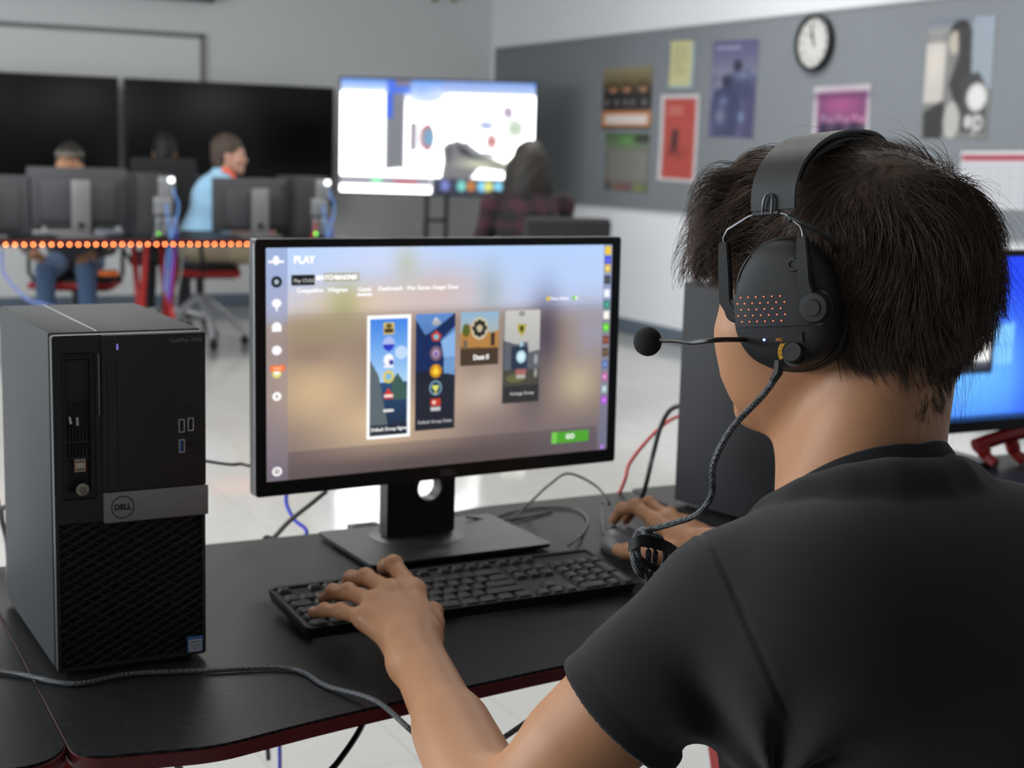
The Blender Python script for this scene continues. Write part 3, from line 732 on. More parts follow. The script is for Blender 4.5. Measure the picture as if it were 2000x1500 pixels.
def tower_pc(name, label, M, full=True, case=M_case):
    """origin: front left bottom corner on the desk, front face towards -y, x to the right"""
    t = thing(name, label, 'computer', M=M)
    bm = NB(); add_box(bm, (TW/2, TD/2+.008, TH/2+.004), (TW, TD-.016, TH-.006), .0025, seg=2)
    obj('case', bm, case, t)
    bm = NB(); add_box(bm, (TW*.31, TD/2+.006, TH+.0008), (.0012, TD-.02, .0012)); obj('cover_seam', bm, M_alu, t)
    bm = NB()
    for x in (.02, TW-.02):
        for y in (.03, TD-.03): add_box(bm, (x, y, .002), (.018, .03, .004), .001)
    obj('foot', bm, M_blk, t)
    fx0, fx1 = 0.0005, TW-.0005
    zb0, zb1 = .350-.192, .350-.161          # silver band
    bx = .048
    # bezel: plate with a drive-bay opening, and frame round the grille
    if full:
        bm = NB()
        outer = rrect(fx0, 0.006, fx1, TH-.0005, .003)
        bay = rrect(.009, .350-.166, .042, .350-.018, .002); gr = rrect(.004, .010, TW-.004, .350-.190, .002); bay2 = rrect(.0075, .350-.162, .0415, .350-.020, .002)
        X = Matrix.Rotation(math.pi/2, 4, 'X')          # xy plane -> xz plane, z -> -y
        add_prism(bm, [outer, bay, gr], -.010, 0.0, X); obj('front_bezel', bm, M_bezel, t, smooth=.4)
        bm = NB(); add_box(bm, (TW/2, .0085, TH/2), (TW-.004, .002, TH-.01)); obj('inner_panel', bm, M_bezel2, t)
        bm = NB(); diag_lattice(bm, .004, TW-.004, .010, .350-.190, .0012); obj('grille', bm, M_blk_soft, t, smooth=False)
        # right upper panel, a little proud, with its slim drive line
        bm = NB(); add_box(bm, ((bx+fx1)/2, -.001, (zb1+TH-.001)/2+.0005), (fx1-bx, .004, TH-.001-zb1-.001), .0008); obj('upper_panel', bm, M_bezel, t)
        bm = NB(); add_box(bm, (bx+.0145, -.0031, .350-.095), (.0006, .0006, .13)); add_box(bm, (bx+.0045, -.0031, .350-.095), (.0006, .0006, .13)); obj('panel_groove', bm, M_bezel2, t)
        # silver band
        bm = NB(); add_box(bm, ((bx+fx1)/2+.001, -.0015, (zb0+zb1)/2), (fx1-bx+.002, .006, zb1-zb0), .0008); obj('logo_band', bm, M_band_silver, t)
        lx, lz = bx+.0185, (zb0+zb1)/2
        bm = NB(); add_prism(bm, [circ(lx, lz, .0118, n=40), circ(lx, lz, .0108, n=40)], .0046, .0049, X); obj('logo_ring', bm, M_logo, t)
        lettering('lettering', 'DELL', .0082, M_logo, t, Matrix.Translation((lx, -.0047, lz)) @ Matrix.Rotation(math.pi/2, 4, 'X') , .0002, .00025, spacing=.92)
        lettering('lettering', 'OptiPlex 7050', .0058, M_print, t, Matrix.Translation((TW-.0215, -.0032, TH-.0085)) @ X, .0001)
        # power light, ports
        bm = NB(); add_box(bm, (bx+.0155, -.0032, TH-.013), (.0018, .0006, .006), .0002); obj('power_light', bm, mat('violet_light', rgb(130, 115, 190), .4, emit=(rgb(130, 110, 200), .8)), t)
        for px_, pz, mm in ((.128, .350-.097, None), (.1375, .350-.096, None), (.128, .350-.118, M_blue)):
            p = None
            bm = NB(); add_prism(bm, [rrect(px_-.003, pz-.0068, px_+.003, pz+.0068, .0005, 2), rrect(px_-.0023, pz-.0061, px_+.0023, pz+.0061, .0004, 2)], .0030, .0036, X)
            p = obj('usb_port', bm, M_usb, t)
            bm = NB(); add_box(bm, (px_-.0008, -.0032, pz), (.0016, .0006, .0115)); o = obj('port_tongue', bm, mm or M_bezel2, p)
        bm = NB(); add_lathe(bm, [(.0012, .0), (.0032, 0), (.0032, .0008), (.0012, .0008)], Matrix.Translation((.1375, -.003, .350-.117)) @ X, 16); obj('audio_jack', bm, M_bezel2, t)
        bm = NB(); add_lathe(bm, [(0, 0), (.0022, 0), (.0022, .0006), (0, .0006)], Matrix.Translation((.1365, -.003, .350-.078)) @ X, 12); obj('audio_jack', bm, M_bezel2, t)
        # drive bay with its frame, vents and little sticker
        bay_o = obj('drive_bay', (lambda b: (add_prism(b, [rrect(.0095, .350-.165, .0415, .350-.019, .002), rrect(.0135, .350-.158, .037, .350-.024, .001)], -.006, -.001, X), b)[1])(NB()), M_blk, t)
        bm = NB(); add_box(bm, (.0253, .004, .350-.046), (.0225, .003, .042), .0005); obj('bay_cover', bm, M_blk_soft, bay_o)
        bm = NB()
        for r in range(2):
            for k in range(6): add_box(bm, (.0165+.0033*k, .0035, .350-.099-.017*r), (.0014, .002, .0135))
        for r in range(2): add_box(bm, (.0248, .0030, .350-.1075-.0165*r), (.0225, .0015, .0022))
        obj('vent_slots', bm, M_blk_soft, bay_o)
        bm = NB(); add_tube(bm, [(.017, .003, .350-.082), (.018, .002, .350-.089)], .0012, 6); add_tube(bm, [(.0245, .003, .350-.083), (.0245, .002, .350-.091)], .0012, 6); obj('latch', bm, M_usb, bay_o)
        bm = NB(); add_box(bm, (.0262, .0016, .350-.1315), (.0112, .0006, .0125)); st = obj('sticker', bm, mat('cream_sticker', rgb(205, 196, 172), .6), t)
        bm = NB()
        for q in (-.0052, .0052): add_box(bm, (.0262+q, .0011, .350-.1315), (.0008, .0006, .0125))
        obj('sticker_edge', bm, mat('red_sticker_edge', rgb(190, 90, 84), .6), st)
        bm = NB()
        for q in (-.003, 0, .003):
            add_box(bm, (.0262+q, .0011, .350-.1275), (.0016, .0005, .002)); add_box(bm, (.0262+q*.9, .0011, .350-.1355), (.0018, .0005, .002))
        obj('sticker_print', bm, M_logo, st)
        # power button
        pb = Matrix.Translation((.0272, 0.0, .350-.1555)) @ X
        bm = NB(); add_lathe(bm, [(0, .002), (.0062, .002), (.0064, .0034), (.0052, .0042), (0, .0042)], pb, 32); pbo = obj('power_button', bm, mat('silver_button', rgb(158, 154, 142), .35, metal=.6), t)
        bm = NB(); add_tube(bm, [(.0272+.0026*math.sin(a), -.0043, .350-.1555+.0026*math.cos(a)) for a in np.linspace(.7, 5.58, 14)], .0004, 5); add_tube(bm, [(.0272, -.0043, .350-.1555), (.0272, -.0043, .350-.1525)], .0004, 5); obj('power_symbol', bm, M_logo, pbo)
        # corner badge
        bm = NB(); add_box(bm, (TW-.0125, -.0008, .0175), (.0172, .0014, .0175), .0005); bd = obj('badge', bm, mat('badge_blue', rgb(50, 110, 170), .4), t)
        bm = NB(); add_box(bm, (TW-.0125, -.0016, .0165), (.0140, .0006, .0132)); obj('badge_field', bm, mat('badge_white', rgb(190, 200, 214), .4), bd)
        bm = NB(); add_box(bm, (TW-.0125, -.002, .0205), (.010, .0003, .0016)); add_box(bm, (TW-.0125, -.002, .0165), (.011, .0003, .0012)); add_box(bm, (TW-.0125, -.002, .0135), (.007, .0003, .0012)); obj('badge_print', bm, mat('badge_grey', rgb(120, 130, 150), .5), bd)
        bm = NB(); add_box(bm, (.0452, -.0012, .350-.05), (.0012, .003, .062), .0005); obj('bay_catch', bm, M_usb if False else M_alu, t)
    else:
        bm = NB(); add_box(bm, (TW/2, .004, TH/2+.002), (TW, .010, TH-.004), .002); obj('front_bezel', bm, M_bezel, t)
    # rear: bracket tabs and ports
    bm = NB()
    add_box(bm, (.012, TD+.004, .052), (.004, .010, .03), .001); add_box(bm, (.012, TD+.004, .026), (.004, .008, .012), .001)
    obj('rear_tab', bm, M_alu, t)
    bm = NB(); add_box(bm, (TW/2, TD+.0005, .24), (.11, .003, .075), .001); add_box(bm, (TW/2, TD+.0005, .09), (.10, .003, .10), .001); obj('rear_port_plate', bm, M_usb, t)
    return t
tyaw = .0305
tower_pc('tower_computer', 'tall dark tower computer with silver logo band and lattice front on the near desk', Matrix.Translation((.2527, 1.4654, DZ)) @ Matrix.Rotation(tyaw, 4, 'Z'))
# neighbouring tower: back left corner at (1.269,1.882), left side towards the camera
ny = math.atan2(-(1.296-1.269), 1.75-1.882)   # direction of its depth axis
ang = math.atan2(1.269-1.296, 1.882-1.75)     # left side leans towards +x at the front
Mn = Matrix.Translation((1.269, 1.882, DZ)) @ Matrix.Rotation(-ang, 4, 'Z') @ Matrix.Translation((0, -TD, 0))
tower_pc('tower_computer', 'plain charcoal tower computer standing beyond the mouse hand, side panel showing', Mn, full=True, case=M_case_dark)

# ------------------------------------------------------------------ main monitor
MW, MH = .5555, .3265
def monitor_shell(t, sw=.527, sh=.2965, zoff=.004, logo=True):
    """local origin: centre of the front face; faces -y"""
    bm = NB(); X = Matrix.Rotation(math.pi/2, 4, 'X')
    o_ = rrect(-MW/2, -MH/2, MW/2, MH/2, .004); i_ = rrect(-sw/2, -sh/2+zoff, sw/2, sh/2+zoff, .001, 1)
    add_prism(bm, [o_, i_], -.020, 0.0, X); obj('bezel', bm, M_blk_gloss2, t, smooth=.4)
    bm = NB(); add_box(bm, (0, .0235, 0), (MW-.004, .010, MH-.004), .003); add_box(bm, (0, .034, -.01), (MW-.10, .016, MH-.09), .007); obj('rear_cover', bm, M_blk_soft, t)
    bm = NB(); add_tube(bm, [(-MW/2-.0004, .001, -MH/2+.006), (-MW/2-.0004, .001, MH/2-.006)], .0014, 6); obj('side_trim', bm, M_alu, t)
    if logo: lettering('lettering', 'DELL', .0115, mat('logo_grey', rgb(96, 96, 98), .4), t, Matrix.Translation((0, -.0004, -MH/2+.0078)) @ X, .0002, .0004, spacing=.95)
M_blk_gloss2 = mat('satin_black_bezel', rgb(20, 20, 21), 0.32)
def ui_canvas():
    c = Canvas(440, 248, (190, 165, 140))
    # blurred landscape
    c.vgrad(0, .30, (178, 208, 252), (196, 196, 216)); c.vgrad(.30, 1.0, (176, 152, 132), (118, 106, 112))
    c.ell(.30, .05, .20, .09, (205, 215, 245), .8, soft=1)
    c.ell(.25, .24, .20, .09, (222, 196, 168), .9, soft=1); c.ell(.48, .20, .16, .12, (206, 184, 176), .9, soft=1); c.ell(.16, .33, .13, .06, (214, 198, 170), .9, soft=1)
    c.ell(.375, .08, .035, .09, (182, 188, 160), .7, soft=1); c.ell(.205, .25, .05, .10, (166, 168, 116), .8, soft=1); c.ell(.62, .20, .04, .12, (140, 158, 150), .65, soft=1)
    c.ell(.85, .14, .25, .14, (182, 206, 246), .9, soft=1); c.ell(.92, .29, .16, .06, (178, 188, 222), .8, soft=1)
    c.rect(.055, .285, .975, 1, (118, 100, 92), .34)
    c.ell(.14, .36, .10, .07, (142, 128, 96), .6, soft=1); c.ell(.13, .62, .14, .16, (214, 184, 142), .85, soft=1); c.ell(.12, .46, .06, .04, (134, 114, 104), .6, soft=1); c.ell(.30, .78, .18, .14, (216, 186, 146), .9, soft=1); c.ell(.33, .90, .2, .05, (206, 178, 150), .7, soft=1)
    c.ell(.48, .68, .08, .20, (198, 172, 146), .7, soft=1); c.ell(.60, .66, .09, .12, (206, 186, 168), .8, soft=1); c.ell(.58, .56, .03, .08, (140, 120, 106), .5, soft=1)
    c.ell(.79, .42, .05, .20, (66, 60, 80), .85, soft=1); c.ell(.75, .66, .05, .18, (92, 84, 90), .7, soft=1); c.ell(.90, .66, .08, .13, (192, 178, 148), .85, soft=1); c.ell(.94, .42, .07, .14, (154, 156, 178), .8, soft=1)
    c.ell(.52, .97, .5, .06, (92, 80, 78), .8, soft=1); c.ell(.92, .93, .14, .08, (112, 106, 122), .6, soft=1)
    c.blur(5)
    c.rect(0, 0, .057, 1, (120, 116, 150), .28); c.rect(0, .0, .057, .32, (140, 160, 205), .4)
    c.rect(.057, .29, 1, .292, (100, 96, 110), .35); c.rect(.057, .875, .965, .878, (130, 115, 105), .4); c.rect(.057, .878, .965, 1, (60, 52, 58), .28)
    c.rect(.15, .112, .245, .148, (150, 146, 104), .6)
    # left icons
    W_ = (252, 252, 255)
    c.ell(.028, .055, .008, .02, W_); c.rect(.008, .055, .048, .066, W_)
    c.ell(.029, .145, .0135, .024, (20, 26, 34)); c.ell(.029, .145, .006, .011, (170, 190, 200))
    c.ell(.029, .235, .012, .018, W_); c.rect(.0265, .235, .0315, .268, W_)
    c.ell(.029, .335, .012, .02, W_); c.rect(.017, .335, .041, .355, W_); c.ell(.029, .435, .0125, .02, W_)
    c.ell(.029, .535, .012, .018, (226, 214, 120)); c.ell(.029, .53, .007, .01, (250, 250, 250)); c.rect(.012, .498, .050, .524, (240, 118, 66)); c.rect(.02, .506, .042, .517, (255, 200, 160), .7)
    c.ell(.029, .632, .0115, .019, W_); c.ell(.029, .632, .004, .008, (185, 165, 150))
    c.ell(.029, .957, .0125, .02, W_); c.ell(.029, .957, .0065, .011, (120, 100, 98)); c.ell(.029, .957, .003, .005, W_)
    # card 1 (selected)
    def card(x0, y0, x1, y1): c.rect(x0, y0, x1, y1, (40, 44, 56))
    c.rect(.267, .302, .389, .852, (255, 255, 255)); c.rect(.276, .318, .380, .838, (95, 160, 228)); c.vgrad(.318, .6, (60, 125, 222), (150, 200, 240), 0)
    def sub(x0, y0, x1, y1, top, bot):
        t = np.clip((c.Y-y0)/(y1-y0), 0, 1)[..., None]; m = ((c.X >= x0) & (c.X <= x1) & (c.Y >= y0) & (c.Y <= y1)).astype(float)[..., None]
        c.a = c.a*(1-m)+(np.array(top)/255*(1-t)+np.array(bot)/255*t)*m
    sub(.276, .318, .380, .60, (66, 130, 224), (170, 208, 240)); sub(.276, .60, .380, .838, (44, 78, 120), (30, 42, 60))
    c.poly([(.276, .50), (.30, .57), (.315, .70), (.33, .83), (.276, .838)], (92, 104, 110)); c.poly([(.335, .60), (.352, .56), (.380, .63), (.380, .68), (.34, .68)], (62, 92, 84)); c.ell(.362, .47, .018, .03, (205, 225, 245), .8)
    c.rect(.276, .79, .380, .838, (36, 38, 48), .7)
    c.rect(.312, .335, .342, .388, (210, 184, 110)); c.rect(.315, .362, .339, .38, (62, 54, 30)); c.ell(.327, .35, .008, .01, (90, 78, 40))
    c.ell(.327, .430, .017, .032, (170, 185, 235)); c.poly([(.310, .432), (.344, .432), (.338, .455), (.327, .463), (.316, .455)], (48, 64, 190))
    c.ell(.327, .50, .014, .026, (245, 245, 250)); c.ell(.334, .512, .006, .012, (60, 60, 150)); c.rect(.314, .524, .341, .536, (235, 238, 248))
    c.ell(.327, .576, .0155, .029, (212, 196, 104)); c.ell(.327, .576, .008, .015, (120, 180, 220))
    c.rect(.315, .648, .340, .676, (205, 60, 40)); c.poly([(.319, .65), (.327, .625), (.335, .65)], (215, 60, 44)); c.rect(.315, .656, .340, .668, (240, 235, 230)); c.rect(.313, .722, .342, .734, (225, 225, 225))
    # card 2
    sub(.403, .302, .517, .83, (96, 140, 205), (34, 38, 50)); c.poly([(.403, .33), (.43, .40), (.46, .37), (.517, .30), (.517, .36), (.475, .42), (.49, .50), (.47, .62), (.403, .62)], (26, 44, 88)); c.poly([(.475, .43), (.517, .38), (.517, .56), (.49, .56)], (135, 175, 225)); c.rect(.403, .56, .517, .83, (34, 37, 48), .9); c.poly([(.485, .5), (.517, .5), (.517, .585), (.485, .575)], (110, 150, 200))
    c.poly([(.447, .345), (.461, .318), (.475, .345)], (205, 205, 210)); c.ell(.461, .345, .012, .012, (170, 170, 175))
    c.poly([(.446, .40), (.461, .378), (.476, .40), (.470, .428), (.452, .428)], (190, 70, 66)); c.ell(.461, .408, .007, .012, (120, 190, 200))
    c.ell(.461, .483, .017, .034, (120, 96, 116)); c.ell(.461, .483, .009, .018, (180, 160, 190)); c.ell(.461, .486, .004, .009, (90, 60, 160))
    c.ell(.461, .563, .017, .031, (205, 140, 34)); c.poly([(.461, .538), (.470, .572), (.452, .572)], (250, 215, 70)); c.ell(.461, .567, .009, .013, (245, 205, 60))
    c.ell(.461, .640, .018, .034, (130, 165, 185)); c.ell(.461, .640, .014, .027, (28, 60, 80)); c.poly([(.450, .628), (.472, .628), (.464, .655), (.458, .655)], (220, 225, 110)); c.ell(.461, .662, .003, .005, (240, 220, 80))
    c.rect(.447, .690, .476, .722, (196, 62, 44)); c.ell(.457, .706, .005, .009, (240, 210, 200)); c.rect(.447, .727, .476, .745, (198, 196, 196))
    # card 3
    sub(.532, .302, .645, .50, (140, 175, 205), (190, 175, 140)); c.rect(.532, .40, .645, .545, (128, 92, 54)); c.poly([(.532, .40), (.56, .36), (.60, .36), (.62, .40), (.645, .39), (.645, .47), (.532, .46)], (176, 126, 68)); c.ell(.548, .385, .011, .03, (86, 96, 40)); c.rect(.622, .40, .634, .46, (60, 48, 40)); c.rect(.540, .43, .552, .47, (110, 100, 84)); c.rect(.532, .47, .645, .548, (54, 46, 44), .75)
    c.ell(.588, .378, .026, .052, (198, 188, 160)); 
    for k in range(8):
        a = k*math.pi/4; c.ell(.588+.014*math.cos(a), .378+.029*math.sin(a), .0065, .012, (34, 34, 36))
    c.rect(.566, .368, .610, .386, (34, 34, 36)); c.ell(.588, .376, .010, .012, (190, 178, 140))
    # card 4
    sub(.660, .302, .773, .72, (196, 194, 190), (150, 150, 150)); c.poly([(.660, .44), (.70, .46), (.735, .45), (.74, .50), (.773, .49), (.773, .58), (.660, .58)], (92, 96, 104)); c.rect(.685, .47, .735, .58, (46, 56, 76)); c.rect(.660, .58, .773, .735, (74, 72, 64)); c.ell(.70, .62, .03, .02, (110, 110, 70), .8); c.rect(.660, .655, .773, .735, (44, 44, 48), .75); c.rect(.66, .302, .664, .735, (60, 62, 70), .6)
    c.ell(.716, .318, .010, .012, (120, 120, 120), .7); c.poly([(.702, .365), (.730, .365), (.727, .40), (.716, .425), (.705, .40)], (172, 162, 58)); c.ell(.716, .388, .006, .014, (62, 60, 30))
    c.ell(.716, .462, .006, .012, (160, 195, 215)); c.ell(.716, .520, .015, .03, (180, 214, 226)); c.ell(.716, .520, .009, .018, (214, 236, 240)); c.rect(.70, .578, .732, .604, (160, 100, 96)); c.rect(.702, .604, .730, .622, (176, 168, 158)); c.ell(.762, .535, .006, .024, (170, 170, 168), .8); c.ell(.762, .60, .005, .022, (170, 170, 168), .8)
    # tooltip, tabs line
    c.rect(.067, .118, .127, .162, (24, 26, 28)); c.rect(.239, .204, .280, .214, W_)
    c.ell(.797, .252, .006, .012, (220, 190, 80)); c.rect(.874, .243, .888, .262, (110, 200, 70)); c.ell(.886, .2525, .004, .009, (240, 250, 230))
    # go button
    c.rect(.818, .893, .938, .948, (78, 160, 48)); c.rect(.818, .893, .835, .948, (130, 205, 90), .8)
    # right strip
    c.rect(.972, 0, 1, 1, (110, 118, 150), .55)
    st = [(.03, (225, 190, 60)), (.075, (70, 80, 200)), (.115, (205, 170, 90)), (.17, (60, 62, 70)), (.235, (225, 230, 245)), (.29, (60, 130, 110)), (.34, (236, 232, 214)), (.40, (100, 190, 60)), (.46, (120, 64, 50)), (.52, (92, 70, 54)), (.58, (90, 112, 160)), (.64, (176, 110, 160)), (.70, (150, 170, 176)), (.755, (160, 90, 190))]
    for y, col in st:
        c.rect(.976, y-.02, .996, y+.02, col); c.ell(.986, y, .005, .010, tuple(min(255, int(v*1.25+15)) for v in col))
    c.ell(.985, .03, .009, .02, (235, 200, 70)); c.ell(.984, .985, .006, .011, (176, 120, 220))
    return c
M_ui = painted('screen_picture', .25, 1.08)
t_m = thing('computer_monitor', 'big front monitor showing a game menu, between tower and seated player', 'monitor', M=Matrix.Translation((.8268, 1.7777, 1.0168)) @ Matrix.Rotation(.0753, 4, 'Z') @ Matrix.Rotation(-.0155, 4, 'X'))
monitor_shell(t_m)
scr = sheet('screen', ui_canvas(), .527, .2965, M_ui, t_m); scr.location = (0, .0015, .004)
M_uiw = mat('screen_white', (1, 1, 1, 1), .5, emit=((1, 1, 1, 1), .95)); M_uig = mat('screen_grey', (.3, .3, .3, 1), .5, emit=((.6, .6, .6, 1), .8))
def stxt(txt, u, v, size, m=M_uiw, al='LEFT', bold=.0003):
    lettering('screen_text', txt, size, m, scr, Matrix.Translation((-.2635+.527*u, -.0003, .14825-.2965*v)) @ Matrix.Rotation(math.pi/2, 4, 'X'), .00005, bold, al)
stxt('PLAY', .072, .053, .0125, bold=.0006); stxt('MATCHMAKING', .130, .130, .0078, bold=.0004); stxt('v', .224, .13, .008)
stxt('Play CS:GO', .0715, .141, .0062, M_uig, bold=.0001)
for u, s in ((.079, 'Competitive'), (.160, 'Wingman'), (.240, 'Casual'), (.296, 'Deathmatch'), (.375, 'War Games'), (.448, 'Danger Zone')): stxt(s, u, .184, .0072, bold=.0002)
stxt('Prime Status', .804, .252, .0060, bold=.0001); stxt('Play vs Bots', .892, .252, .0055, M_uig, bold=.0001)
stxt('Default Group Sigma', .2785, .812, .0062, bold=.0001); stxt('Default Group Delta', .410, .795, .0062, M_uig, bold=.0001)
stxt('Dust II', .570, .512, .0090, bold=.0003); stxt('Hostage Group', .684, .693, .0062, M_uig, bold=.0001); stxt('GO', .878, .921, .0095, al='CENTER', bold=.0003)
# stand: neck with the cable hole, base plate
bm = NB(); zc = 1.0168
Zn = Matrix.Rotation(math.pi/2, 4, 'X')
neck = rrect(-.052, .012, .052, .255, .004); hole = circ(.012, .078, .018, n=36)
add_prism(bm, [neck, hole], -.012, .012, Zn)
stand = thing('tmp_stand', None, None); bpy.data.objects.remove(stand)
Minv = t_m.matrix_world.inverted() @ Matrix.Translation((.804, 1.825, DZ)) @ Matrix.Rotation(.04, 4, 'Z')
for v in bm.verts: v.co = Minv @ v.co
obj('stand_neck', bm, M_blk, t_m, smooth=.5)
bm = NB(); add_tube(bm, [(.012+.0205*math.cos(a), -.0125, .078+.0205*math.sin(a)) for a in np.linspace(0, 2*math.pi, 33)[:-1]], .0028, 6, close=True)
for v in bm.verts: v.co = Minv @ v.co
obj('cable_ring', bm, M_blk_soft, t_m)
bm = NB(); add_prism(bm, [rrect(-.122, -.118, .150, .066, .006)], .004, .010); 
for v in bm.verts:
    if v.co.z < .006: v.co.x *= .985; v.co.y *= .985
for v in bm.verts: v.co = Minv @ v.co
obj('stand_base', bm, M_base := mat('dark_grey_base', rgb(58, 58, 59), .42, metal=.3), t_m, smooth=.4)
bm = NB(); add_prism(bm, [rrect(-.107, -.103, .135, .051, .006)], 0, .0045)
for v in bm.verts: v.co = Minv @ v.co
obj('base_pad', bm, M_blk, t_m)
bm = NB(); add_lathe(bm, [(0, .0098), (.066, .0098), (.0675, .0104), (.066, .0112), (0, .0112)], seg=48)
for v in bm.verts: v.co = Minv @ v.co
obj('swivel_disc', bm, M_base, t_m)
bm = NB(); add_box(bm, (0, -.004, .2), (.10, .03, .10), .006)
for v in bm.verts: v.co = Minv @ v.co
obj('neck_joint', bm, M_blk_soft, t_m)

# ------------------------------------------------------------------ right-hand monitor with the blue picture
def desktop_canvas():
    c = Canvas(220, 124, (28, 60, 235)); 
    X, Y = c.X, c.Y
    g = np.exp(-(((X-.62)/.42)**2+((Y-.72)/.42)**2)); c.a = c.a*(1-g[..., None]*.95)+np.array([100, 178, 250])/255*g[..., None]*.95
    c.mix(np.clip((X-.78)*4, 0, 1), (28, 60, 240), .85); c.mix(np.clip((.45-Y)*2.2, 0, 1), (34, 66, 240), .6)
    c.poly([(.55, .44), (.785, .405), (.785, .655), (.55, .64)], (120, 190, 250)); c.rect(.55, .535, .785, .542, (80, 130, 235)); c.rect(.655, .40, .661, .66, (80, 130, 235))
    c.poly([(.55, .20), (.785, .405), (.785, .655), (.55, .9)], (120, 180, 255), .18)
    c.rect(.15, .36, .695, .70, (26, 28, 40)); c.rect(.60, .435, .682, .635, (236, 236, 236)); c.rect(.50, .575, .57, .635, (60, 92, 235)); c.rect(.56, .655, .685, .668, (110, 112, 118)); c.rect(.61, .645, .675, .650, (90, 92, 98))
    c.lines(.18, .40, .5, .55, 5, (150, 152, 160), .6, 3)
    c.rect(0, .965, 1, 1, (24, 50, 90)); c.blur(1); return c
t2 = thing('computer_monitor', 'monitor at the right edge showing a blue desktop picture, partly behind the player', 'monitor', M=Matrix.Translation((1.868, 1.925, .985)) @ Matrix.Rotation(0.0, 4, 'Z'))
monitor_shell(t2)
s2 = sheet('screen', desktop_canvas(), .527, .2965, painted('desktop_picture', .25, 1.25), t2); s2.location = (0, .0015, .004)
bm = NB(); add_box(bm, (0, .06, -.115), (.10, .025, .22), .005); obj('stand_neck', bm, M_blk, t2)
bm = NB(); add_box(bm, (0, .075, .005+DZ-.985), (.26, .17, .008), .003); obj('stand_base', bm, M_base, t2)

# red headset stand under it, and a keyboard on the right desk
M_redp = mat('red_plastic', rgb(150, 22, 26), .35)
cc = atz(1945, 906, DZ); cc[2] += .043
t = thing('desk_stand', 'red plastic rest with splayed feet under the monitor with the blue picture', 'stand', (cc[0], cc[1], DZ))
zz = cc[2]-DZ
bm = NB(); add_tube(bm, spline([(-.055, 0, zz-.006), (-.02, -.005, zz+.004), (.03, -.005, zz+.012), (.09, 0, zz+.014), (.12, .01, zz+.006)], 6), .014, 8); obj('bar', bm, M_redp, t)
for x in (-.045, .028, .10):
    bm = NB(); add_tube(bm, spline([(x, -.002, zz+.004), (x+.006, -.012, zz*.5), (x+.012, -.03, .008)], 6), [.013]*6+[.010]*7, 8); obj('leg', bm, M_redp, t)

# ------------------------------------------------------------------ keyboards
M_key = mat('black_keycap', rgb(36, 36, 38), .5, bump=(2000, .06, .0002))
M_kbody = mat('black_keyboard_shell', rgb(30, 30, 32), .5)
KW, KD = .440, .128
def key_layout():
    u = .0190; K = []
    x0 = -.2135; rows = [.048, .0215, .0025, -.0165, -.0355, -.0545]
    # function row
    xs = [0]+[2+i for i in range(4)]+[6.5+i for i in range(4)]+[11+i for i in range(4)]
    for x in xs: K.append((x0+(x+.5)*u, rows[0], .95, .72))
    for i in range(3): K.append((x0+(15.3+i+.5)*u, rows[0], .95, .72))
    for i in range(13): K.append((x0+(i+.5)*u, rows[1], .95, 1))
    K.append((x0+14*u, rows[1], 1.95, 1))
    K.append((x0+.75*u, rows[2], 1.45, 1)); K += [(x0+(1.5+i+.5)*u, rows[2], .95, 1) for i in range(12)]; K.append((x0+14.25*u, rows[2], 1.45, 1))
    K.append((x0+.875*u, rows[3], 1.7, 1)); K += [(x0+(1.75+i+.5)*u, rows[3], .95, 1) for i in range(11)]; K.append((x0+13.875*u, rows[3], 2.2, 1))
    K.append((x0+1.125*u, rows[4], 2.2, 1)); K += [(x0+(2.25+i+.5)*u, rows[4], .95, 1) for i in range(10)]; K.append((x0+13.625*u, rows[4], 2.7, 1))
    x = 0
    for w in (1.25, 1.25, 1.25, 6.25, 1.25, 1.25, 1.25, 1.25): K.append((x0+(x+w/2)*u, rows[5], w-.05, 1)); x += w
    for r in (1, 2):
        for i in range(3): K.append((x0+(15.3+i+.5)*u, rows[r], .95, 1))
    K.append((x0+16.8*u, rows[4], .95, 1))
    for i in range(3): K.append((x0+(15.3+i+.5)*u, rows[5], .95, 1))
    for i in range(4): K.append((x0+(18.6+i+.5)*u, rows[1], .95, 1))
    for r in (2, 3, 4):
        for i in range(3): K.append((x0+(18.6+i+.5)*u, rows[r], .95, 1))
    K.append((x0+22.1*u, (rows[2]+rows[3])/2, .95, 2)); K.append((x0+22.1*u, (rows[4]+rows[5])/2, .95, 2))
    K.append((x0+19.6*u, rows[5], 1.95, 1)); K.append((x0+21.1*u, rows[5], .95, 1))
    return K, u
